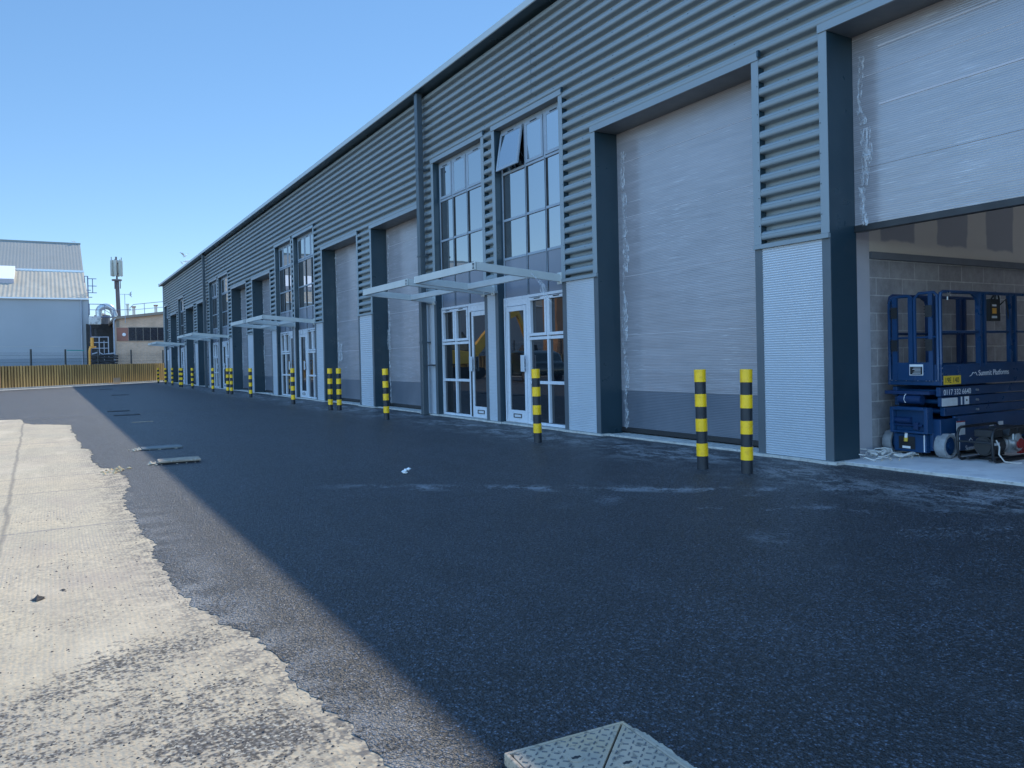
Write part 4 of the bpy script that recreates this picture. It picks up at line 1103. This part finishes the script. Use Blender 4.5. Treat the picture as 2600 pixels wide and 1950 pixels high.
ts = [ts[0]-st_*k for k in range(9, 0, -1)] + ts
for t in ts:
    q = MB(); p = fp(t); q.obox(p+Vector((0,0,1.12)), fd, fn, (0,0,1), .035, .035, 1.14); q.build('post', M['mesh_fence'], me_)
def mesh_panel():
    n = N('wire_mesh'); tr = n.t.nodes.new('ShaderNodeBsdfTransparent'); mx = n.t.nodes.new('ShaderNodeMixShader')
    n.set(Base_Color=(.03,.04,.045), Roughness=.5)
    x, y, z = n.sep()
    a = n.math('FRACT', n.math('MULTIPLY', n.math('ADD', x, y), 1/.07)); b = n.math('FRACT', n.math('MULTIPLY', z, 1/.2))
    m = n.math('MAXIMUM', n.ramp(n.math('ABSOLUTE', n.math('SUBTRACT', a, .5)), .025, .03, 1, 0), n.ramp(n.math('ABSOLUTE', n.math('SUBTRACT', b, .5)), .015, .02, 1, 0))
    n.link(m, mx.inputs[0]); n.link(tr.outputs[0], mx.inputs[1]); n.link(n.b.outputs[0], mx.inputs[2]); n.link(mx.outputs[0], n.out.inputs[0])
    return n.m
q = MB(); q.obox(fp((ts[0]+ts[-1])/2, .04, 1.08), fd, fn, (0,0,1), (ts[-1]-ts[0])/2+1.5, .002, 1.0); q.build('wire_panel', mesh_panel(), me_)
tag(me_, 'thin dark wire fence on black posts behind the timber fence', 'fence')
mb = MB(); mb.obox((0,0,.2), fd, fn+Vector((0,0,.5)), (0,0,1), .3, .02, .2)
tag(mb.build('leaning_board', M['tanboard'], loc=(3.62, fence_y(3.62)-.55, .02)), 'tan offcut of board leaning at the foot of the timber fence', 'board')

# ------------------------------------------------------------------ grey warehouse behind the fence
def warehouse():
    e = empty('warehouse', (2.9, 78, 0)); inv = Matrix.Translation((-2.9,-78,0))
    def p_(mb, n, m, par=None, **k):
        o = mb.build(n, m, par or e, **k)
        if par is None: o.matrix_parent_inverse = inv.copy()
        return o
    XR, XL = 2.93, -75
    q = MB(); q.box(XL, XR, 78, 78.3, 3.0, 7.08); q.box(XR-.3, XR, 78.3, 110, 3.0, 7.08); p_(q, 'wall', M['wh_wall'])
    q = MB(); q.box(XL, XR+.01, 77.97, 78.3, -.05, 2.99); q.box(XR-.3, XR+.01, 78.3, 110, -.05, 2.99); p_(q, 'plinth_wall', M['wh_wall'])
    q = MB(); q.box(XL, XR+.015, 77.95, 77.968, -.05, 1.95); p_(q, 'plinth_band', M['wh_base'])
    # low pitched corrugated roof, then a steeper upper slope behind a white flashing
    DY, DZ = 8.75, 3.18
    def slope(x_step, amp, y0, z0, dy, dz, xr, m, name):
        q = MB(); nn = Vector((0,-dz,dy)).normalized(); x = xr; pts = []; k = 0
        while x > XL:
            pts.append((x, amp if k % 2 else 0.)); x -= x_step if x > -25 else x_step*3; k += 1
        A = [Vector((x, y0, z0)) + nn*o for x, o in pts]; Bt = [v + Vector((0, dy, dz)) for v in A]; m_ = len(A)
        q.add(A+Bt, [(i, i+1, m_+i+1, m_+i) for i in range(m_-1)]); return p_(q, name, m, fix=False)
    slope(.16, .035, 77.85, 7.12, DY, DZ, XR+.02, M['wh_roof'], 'roof')
    slope(.14, .012, 86.75, 10.42, 6.8, 3.55, XR-.02, M['wh_upper'], 'upper_roof')
    q = MB(); q.prism([(XR-.02,77.9,7.0),(XR-.02,77.9,7.09),(XR-.02,86.6,10.26),(XR-.02,93.5,13.9),(XR-.02,112,7.0)], (-.2,0,0)); p_(q, 'gable_end', M['wh_upper'])
    q = MB(); q.add([(XL,93.55,13.97),(XR-.02,93.55,13.97),(XR-.02,112,7.0),(XL,112,7.0)], [(0,1,2,3)]); p_(q, 'rear_roof', M['wh_upper'])
    q = MB(); q.box(XL, XR+.05, 77.75, 77.9, 7.02, 7.14); p_(q, 'gutter', M['bright'])
    q = MB(); q.box(XL, XR+.05, 86.6, 86.74, 10.25, 10.50); p_(q, 'ridge_flashing', M['bright'])
    q = MB(); q.box(XL, XR+.02, 93.45, 93.65, 13.93, 14.08); p_(q, 'ridge_cap', M['wh_upper'])
    q = MB(); q.prism([(-2.66,82.2,9.10),(-2.66,86.59,10.70),(-2.66,86.59,10.2),(-2.66,82.2,8.5)], (-9,0,0)); p_(q, 'rooflight_box', M['bright'])
    q = MB(); q.box(-11.6, -2.65, 82.1, 82.19, 8.6, 9.08); p_(q, 'rooflight_upstand', M['pinkgrey'])  # pink-grey colour stands in for shade on the box front
    q = MB(); q.cyl((2.37, 77.9, 0),(2.37, 77.9, 7.05),.06,10); p_(q, 'drainpipe', M['railgrey'])
    for z in (4.4, 5.7): pass
    tag(e, 'big blue grey warehouse with weathered corrugated roof behind the timber fence', 'warehouse')
warehouse()

# ladder with cage on the warehouse end
mb = MB()
X = lambda x: x
for x in (2.98,): mb.cyl((x,79,0),(x,79,9.2),.04,8)
mb.cyl((3.34,79,7.7),(3.34,79,9.0),.035,8)
for z, x1 in ((8.97,3.66),(8.33,3.66),(7.73,3.66),(7.33,3.3)): mb.cyl((2.95,79,z),(x1,79,z),.032,8)
mb.cyl((2.72,79,9.18),(2.98,79,9.18),.03,8); mb.cyl((2.72,79,8.6),(2.72,79,9.18),.03,8); mb.cyl((2.85,79,7.95),(3.2,79,7.95),.03,8)
for z in range(1, 9): mb.cyl((2.98,79,z),(2.98,79.5,z),.02,6)
mb.cyl((2.98,79.5,0),(2.98,79.5,9.2),.04,8)
tag(mb.build('access_ladder', M['railblue']), 'blue grey caged ladder rising up the warehouse end', 'ladder')
# walkway rails
mb = MB()
mb.tube([(2.9,76.5,6.55),(3.85,76.5,6.55),(4.13,76.5,6.5),(4.8,76.5,6.05),(4.8,76.5,5.45)],.03,8)
mb.tube([(2.9,76.5,6.06),(4.1,76.5,6.06),(4.8,76.5,5.6)],.025,8)
for x, z0, z1 in ((2.95,5.6,6.55),(4.12,5.5,6.5)): mb.cyl((x,76.5,z0),(x,76.5,z1),.03,8)
mb.tube([(4.8,76.5,6.05),(6.2,77.2,6.17)],.025,8)
mb.box(2.9, 4.9, 76.4, 77.5, 5.42, 5.5); mb.cyl((3.0,76.45,0),(3.0,76.45,5.45),.05,8); mb.cyl((4.8,76.45,0),(4.8,76.45,5.45),.05,8)
tag(mb.build('walkway', M['railblue']), 'raised steel walkway with handrails beside the galvanised duct', 'walkway')
# tank, silo, duct
e = empty('concrete_tank', (3.35, 76.0, 0))
MB().box(-.5,.42,-.6,.3,4.75,5.42).build('tank_body', M['tank'], e, bevel=.05)
q = MB(); q.prism([(-.4,-.5,4.75),(.3,-.5,4.75),(.15,-.4,4.45),(-.3,-.4,4.45)],(0,.7,0)); q.box(-.1,.05,-.3,-.1,0,4.5); q.box(-.5,-.4,-.3,-.1,0,4.6); q.build('support', M['sooty'], e)
tag(e, 'stained pale concrete tank on a dark support between the warehouse and brick building', 'tank')
mb = MB(); n = 40; ring = []
for i in range(n):
    t = 2*math.pi*i/n; r = .62 + (.02 if i % 2 else 0); ring.append((4.05+r*math.cos(t), 79.3+r*math.sin(t), 0))
mb.prism(ring, (0,0,5.75)); mb.cyl((4.05,79.3,5.75),(4.05,79.3,5.95),.5,20,.1)
tag(mb.build('silo', M['silo'], smooth=20), 'dark corrugated silo standing behind the stained tank', 'silo')
mb = MB(); pth = [(3.72,78,5.4),(3.72,78,5.9)] + [(4.28-.56*math.cos(t),78,6.05+.42*math.sin(t)) for t in [math.pi*k/10*.85 for k in range(11)]] + [(5.0,78,5.6)]
mb.tube(pth,.26,14); 
for k in range(2, 11, 2): mb.tube([(Vector(pth[k])+(Vector(pth[k+1])-Vector(pth[k]))*.1), (Vector(pth[k])+(Vector(pth[k+1])-Vector(pth[k]))*.35)],.275,14)
tag(mb.build('duct', M['galv'], smooth=40), 'fat galvanised duct bent over beside the walkway', 'duct')

# ------------------------------------------------------------------ buff brick building
def brick_building():
    e = empty('brick_building', (5, 74, 0)); inv = Matrix.Translation((-5,-74,0))
    def p_(mb, n, m, par=None, **k):
        o = mb.build(n, m, par or e, **k)
        if par is None: o.matrix_parent_inverse = inv.copy()
        return o
    x0, x1 = 4.82, 20
    def zr(x): return 5.15 + (x-4.8)*.125
    q = MB(); q.prism([(x0,74,1.35),(x1,74,1.35),(x1,74,zr(x1)),(x0,74,zr(x0))], (0,.3,0)); q.prism([(x0,74.3,0),(x0,84,0),(x0,84,4.0),(x0,74.3,zr(x0)-.02)], (.3,0,0)); p_(q, 'wall', M['buffbrick'])
    q = MB(); q.box(x0-.02, x1, 73.96, 74.3, -.05, 1.35); p_(q, 'base_course', M['redbrick'])
    q = MB(); q.prism([(x0-.25,73.7,zr(x0)-.05),(x1,73.7,zr(x1)-.05),(x1,73.7,zr(x1)+.2),(x0-.25,73.7,zr(x0)+.16)], (0,.1,0)); q.prism([(x0-.25,73.8,zr(x0)-.05),(x0-.25,73.8,zr(x0)+.16),(x0-.6,84,4.3),(x0-.6,84,4.1)], (.1,0,0)); p_(q, 'fascia', M['fascia'])
    q = MB(); q.add([(x0-.24,73.75,zr(x0)+.15),(x1,73.75,zr(x1)+.19),(x1,84,zr(x1)+.2),(x0-.6,84,4.3)], [(0,1,2,3)]); p_(q, 'roof', M['roofing'], fix=False)
    q = MB(); q.box(x0-.01, 5.70, 73.95, 74.0, 3.30, 4.42); p_(q, 'red_brick_panel', M['redbrick'])
    q = MB(); zt_, zb_ = 4.42, 3.32
    xs = [5.72 + .565*k for k in range(16)]
    for x in xs: q.box(x-.016, x+.016, 73.95, 74.0, zb_, zt_)
    q.box(5.7, xs[-1], 73.92, 74.0, zt_, zt_+.05); q.box(5.7, xs[-1], 73.92, 74.0, zb_-.05, zb_); w = p_(q, 'window', M['fascia'])
    q = MB(); q.box(5.7, xs[-1], 73.965, 73.99, zb_, zt_); q.build('pane', M['darkglass'], w)
    q = MB(); q.cyl((5.38,73.95,3.83),(5.38,73.88,3.83),.15,16,.12); l = p_(q, 'wall_light', M['white'], smooth=40)
    q = MB(); q.cyl((4.62,73.8,0),(4.62,73.8,5.0),.07,10); q.tube([(4.62,73.8,5.0),(4.7,73.75,5.1),(4.75,73.75,5.2)],.07,8); p_(q, 'downpipe', M['railgrey'])
    q = MB(); q.box(4.81, 5.05, 73.985, 74.0, 4.45, zr(4.82)-.06); p_(q, 'pale_quoin', M['fascia'])
    tag(e, 'low buff brick building with a strip of dark windows beyond the fence', 'brick building')
    return zr
zr = brick_building()
mb = MB()
mb.tube([(6.1,77,6.0),(6.12,77,6.3),(6.4,77,6.6),(9.0,77,6.92),(14,77,7.5)],.03,8); mb.tube([(6.12,77,6.1),(9,77,6.42),(14,77,7.0)],.025,8)
for x in (7.3, 8.9, 10.5): mb.cyl((x,77,5.6),(x-.02,77,6.62+(x-6.4)*.115),.03,8)
tag(mb.build('roof_railing', M['railgrey']), 'grey handrail running along the brick building roof', 'railing')
for x, w, z1, m, lab in ((5.98,.13,6.62,'flue','slim cream flue on the brick roof nearest the aerial'), (6.48,.17,6.4,'flue','stubby cream flue where the roof handrail bends'), (8.28,.17,6.55,'flue','wide capped flue on the brick roof behind the handrail')):
    e = empty('roof_flue', (x, 77.6, 5.2)); MB().cyl((0,0,0),(0,0,z1-5.2),w*.75,12).build('pipe', M[m], e, smooth=40)
    MB().cyl((0,0,z1-5.2-.02),(0,0,z1-5.2+.08),w*1.1,12).build('cowl', M['redbrick'] if w > .15 else M['flue'], e, smooth=40)
    tag(e, lab, 'flue')
e = empty('tv_aerial', (5.48, 73.6, 0))
MB().cyl((0,0,4.8),(0,0,7.25),.022,8).build('pole', M['railgrey'], e)
mb = MB(); mb.cyl((-.35,0,7.2),(.55,0,7.2),.015,6)
for k in range(7): mb.cyl((-.3+.11*k,-.18,7.2),(-.3+.11*k,.18,7.2),.010,6)
mb.box(.42,.50,-.05,.05,7.05,7.4)
for a in (-1, 1): mb.cyl((.3,0,7.2),(.55,.1*a,7.45),.012,6); mb.cyl((.3,0,7.2),(.55,.1*a,6.98),.012,6)
mb.build('antenna_array', M['railgrey'], e); tag(e, 'thin television aerial on a pole at the brick building corner', 'aerial')
e = empty('antenna_mast', (6.47, 95, 0))
MB().cyl((.10,0,0),(-.10,0,10.4),.24,14,.2).build('mast_pole', M['mast'], e, smooth=40)
MB().cyl((-.10,0,10.4),(-.14,0,13.0),.10,10).build('top_pole', M['mast'], e, smooth=40)
for k, t in enumerate([R(10+60*q) for q in range(6)]):
    cx, cy = -.12+.50*math.cos(t), .50*math.sin(t)
    q = MB(); q.obox((cx,cy,11.75), (math.cos(t),math.sin(t),0), (-math.sin(t),math.cos(t),0), (0,0,1), .09, .15, .85); pn = q.build('panel_antenna', M['antenna'], e, bevel=.03)
    q = MB(); q.bar((-.12,0,11.2),(cx,cy,11.2),.06); q.bar((-.12,0,12.3),(cx,cy,12.3),.06); q.cyl((cx,cy,12.6),(cx,cy,12.95 if k % 3 == 0 else 12.7),.04,6); q.build('bracket', M['mast'], pn)
q = MB(); q.cyl((-.12,0,10.4),(-.12,0,10.55),.5,16); q.obox((-.35,-.3,10.0),(1,0,0),(0,1,0),(0,0,1),.04,.1,.5); q.obox((.18,-.3,10.0),(1,0,0),(0,1,0),(0,0,1),.04,.1,.45); q.build('head_frame', M['mast'], e)
tag(e, 'tall phone mast with a ring of pale panel antennas', 'mast')

# low plant between the buildings
mb = MB()
for z in (3.59, 3.15, 2.68): mb.cyl((2.9,72.8,z),(4.15,72.8,z),.035,8)
for x in (3.45, 4.12): mb.cyl((x,72.8,1.9),(x,72.8,3.6),.04,8)
mb.cyl((3.8,72.8,1.2),(3.8,72.8,3.3),.03,8); mb.tube([(2.9,72.6,2.2),(3.4,72.6,2.35),(3.7,72.6,2.15),(4.5,72.6,2.25)],.06,8)
tag(mb.build('pipe_rack', M['railgrey']), 'pale pipe rack standing in the dark gap between buildings', 'pipe rack')
mb = MB(); rq = random.Random(31)
q = MB(); q.box(2.7, 4.75, 77.7, 77.9, 0, 4.9); tag(q.build('dark_gap_filler', M['sooty']), 'added dark sheet closing the sky gap behind the pipe rack', 'wall')  # dark sheet added to hide bright sky between the buildings
for z in (1.4,1.6,1.85,2.05): mb.tube([(2.65+.35*k,72.4+rq.uniform(-.2,.2),z+rq.uniform(-.06,.06)) for k in range(7)],.08,8)
mb.box(2.62,4.55,72.8,73.4,0,1.5)
tag(mb.build('pipework', M['sooty'], smooth=50), 'sooty black pipework low behind the fence between the buildings', 'pipework')
e = empty('standpipe', (2.78, 71, 0))
q = MB(); q.tube([(-.12,0,0),(-.12,0,2.4),(-.08,0,2.62),(.02,0,2.72),(.2,0,2.74)],.085,12); q.build('riser', M['orange'], e, smooth=50)
q = MB(); q.cyl((-.14,0,2.74),(.36,0,2.74),.055,12); q.cyl((.08,0,2.8),(.08,0,3.5),.12,14); q.cyl((.08,0,3.1),(.08,0,3.16),.16,14); q.build('valve', M['orange'], e, smooth=40)
tag(e, 'orange valve standpipe at the warehouse corner behind the fence', 'standpipe')
# thin green hoarding tape fragments on the wire fence are left as cloth strips
mb = MB(); mb.obox(fp((ts[-4]+.75), .07, 2.2), fd, fn, (0,0,1), .7, .004, .03); tp = mb.build('barrier_tape', mat('green_tape', (.10,.50,.42), .5)); tp.location = A0 - fn*.5
tag(tp, 'green tape tied along the wire fence before the warehouse', 'tape')

# ------------------------------------------------------------------ gulls
def gull(loc, rz, label, wings='up', s=1.):
    e = empty('seagull', loc, rz)
    pts = [(-.20,0,.0),(-.12,0,.03),(0,0,.05),(.12,0,.075),(.17,0,.10),(.215,0,.115),(.25,0,.112),(.285,0,.105)]
    rad = [.012,.045,.07,.06,.045,.042,.028,.006]
    mb = MB(); mb.tube([Vector(p)*s for p in pts], 0, 12, rad=[r*s for r in rad])
    for a in (-1, 1):
        if wings == 'folded':
            mb.prism([Vector(p)*s for p in ((.10,.065*a,.08),(-.05,.075*a,.07),(-.26,.03*a,.03),(-.22,.03*a,.0),(.02,.072*a,.02))], Vector((0,.012*a,0))*s)
        else:
            mb.prism([Vector(p)*s for p in ((.10,.04*a,.08),(.13,.28*a,.30),(.02,.56*a,.34),(-.05,.26*a,.22),(-.08,.04*a,.07))], Vector((0,0,.010))*s)
    for a in (-1, 1):
        if wings == 'folded': mb.cyl(Vector((.0,.025*a,-.01))*s, Vector((.0,.025*a,-.13))*s, .006*s, 6)
    mb.build('body', M['feather'], e, smooth=50)
    return tag(e, label, 'seagull', 'gulls around the roofs')
gull((6.45, 46.3, 7.08), R(-55), 'white gull with raised wings gliding just above the gutter', 'up', .62)
gull((6.72, 48.9, 6.98), R(130), 'white gull perched on the gutter, wings half open, beyond the gliding one', 'up', .5)
gull((6.70, 47.5, 6.96), R(20), 'white gull standing folded on the gutter between the other two', 'folded', .75)
gull((2.33, 93.5, 14.17), R(200), 'white gull standing on the warehouse parapet', 'folded', .9)

# ------------------------------------------------------------------ machines standing in the yard to the left, mirrored in the glass
def excavator():
    e = empty('excavator', (-6.2, 41, -.018), R(180)); Yl = M['digger']
    for y in (-1.1, .6):
        q = MB(); pr = [(-1.5,y,.35),(-1.35,y,.1),(-1.0,y,0),(1.0,y,0),(1.35,y,.1),(1.5,y,.35),(1.35,y,.62),(1.0,y,.7),(-1.0,y,.7),(-1.35,y,.62)]
        q.prism(pr, (0,.5,0)); q.build('track', M['rubber'], e)
    q = MB(); q.prism([(-1.7,-1.1,.85),(1.0,-1.1,.85),(1.0,-1.1,1.45),(.2,-1.1,1.6),(-1.5,-1.1,1.75),(-1.75,-1.1,1.4)], (0,2.2,0)); q.cyl((0,0,.6),(0,0,.86),.6,20); q.build('house', Yl, e, bevel=.06)
    q = MB(); q.prism([(-.3,-1.05,1.6),(1.0,-1.05,1.45),(.95,-1.05,2.2),(.6,-1.05,2.75),(-.25,-1.05,2.75)], (0,.95,0)); c = q.build('cab', M['blackplastic'], e, bevel=.04)
    q = MB(); q.prism([(-.2,-1.06,1.75),(.85,-1.06,1.65),(.8,-1.06,2.2),(.52,-1.06,2.6),(-.2,-1.06,2.6)], (0,.97,0)); q.build('glazing', M['carglass'], c)
    q = MB(); q.prism([(.8,.05,1.3),(1.0,.05,1.7),(2.6,.05,3.6),(4.1,.05,4.0),(4.2,.05,3.75),(2.9,.05,3.2),(1.3,.05,1.25)], (0,.3,0)); q.build('boom', Yl, e, bevel=.03)
    q = MB(); q.prism([(3.9,.1,4.2),(4.2,.1,4.1),(5.0,.1,2.0),(4.8,.1,1.9)], (0,.2,0)); q.build('dipper_arm', Yl, e, bevel=.02)
    q = MB(); q.prism([(4.75,-.25,1.95),(5.15,-.25,1.95),(5.3,-.25,1.3),(4.7,-.25,1.15),(4.45,-.25,1.5)], (0,.9,0)); q.build('bucket', M['rubber'], e)
    tag(e, 'yellow tracked excavator in the yard, mirrored in the nearest door glass', 'excavator')
excavator()
def car():
    e = empty('parked_car', (-6.7, 33.4, -.018), R(100))
    side = [(-2.05,.30),(-2.1,.62),(-2.0,.88),(-1.75,.95),(-1.35,1.38),(-.9,1.5),(.2,1.5),(.55,1.42),(1.1,.98),(1.9,.85),(2.12,.65),(2.12,.32),(1.75,.28),(1.65,.5),(1.35,.62),(1.05,.5),(.95,.28),(-.95,.28),(-1.05,.5),(-1.35,.62),(-1.65,.5),(-1.75,.28)]
    q = MB(); q.prism([(x,-.88,z) for x, z in side], (0,1.76,0)); q.build('body', M['carpaint'], e, bevel=.09, smooth=40)
    for y in (-.892, .872):
        q = MB(); q.prism([(x,y,z) for x, z in ((-1.25,.98),(-1.0,1.36),(-.75,1.42),(.15,1.42),(.42,1.36),(.85,1.0))], (0,.02,0)); q.build('side_window', M['carglass'], e)
    q = MB(); q.add([(.60,-.74,1.41),(.60,.74,1.41),(1.14,.8,1.0),(1.14,-.8,1.0)], [(0,1,2,3)]); q.build('windscreen', M['carglass'], e)
    for x in (-1.35, 1.35):
        for y in (-.9, .7):
            q = MB(); q.cyl((x,y,.32),(x,y+.2,.32),.32,22); w = q.build('wheel', M['rubber'], e, smooth=40)
            q = MB(); q.cyl((x,y-.006 if y < 0 else y+.15,.32),(x,y+.05 if y < 0 else y+.206,.32),.2,16); q.build('rim', M['steel'], w, smooth=40)
    for y in (-.68, .5):
        q = MB(); q.box(2.06,2.135,y,y+.2,.62,.76); q.build('headlight', M['white'], e)
    tag(e, 'dark green parked car in the yard, mirrored in the nearest entrance glass', 'car')
car()
e = empty('brick_tower', (-33, 70, -.05)); MB().box(-1.3,1.3,-1.3,1.3,0,9.2).build('shaft', mat('tower_brick', (.42,.23,.13), .9, 0, .15, 1.), e); MB().box(-1.45,1.45,-1.45,1.45,9.2,9.5).build('cap', M['concrete_edge'], e)
tag(e, 'brown brick tower beyond the yard, seen mirrored in the entrance glass', 'tower')
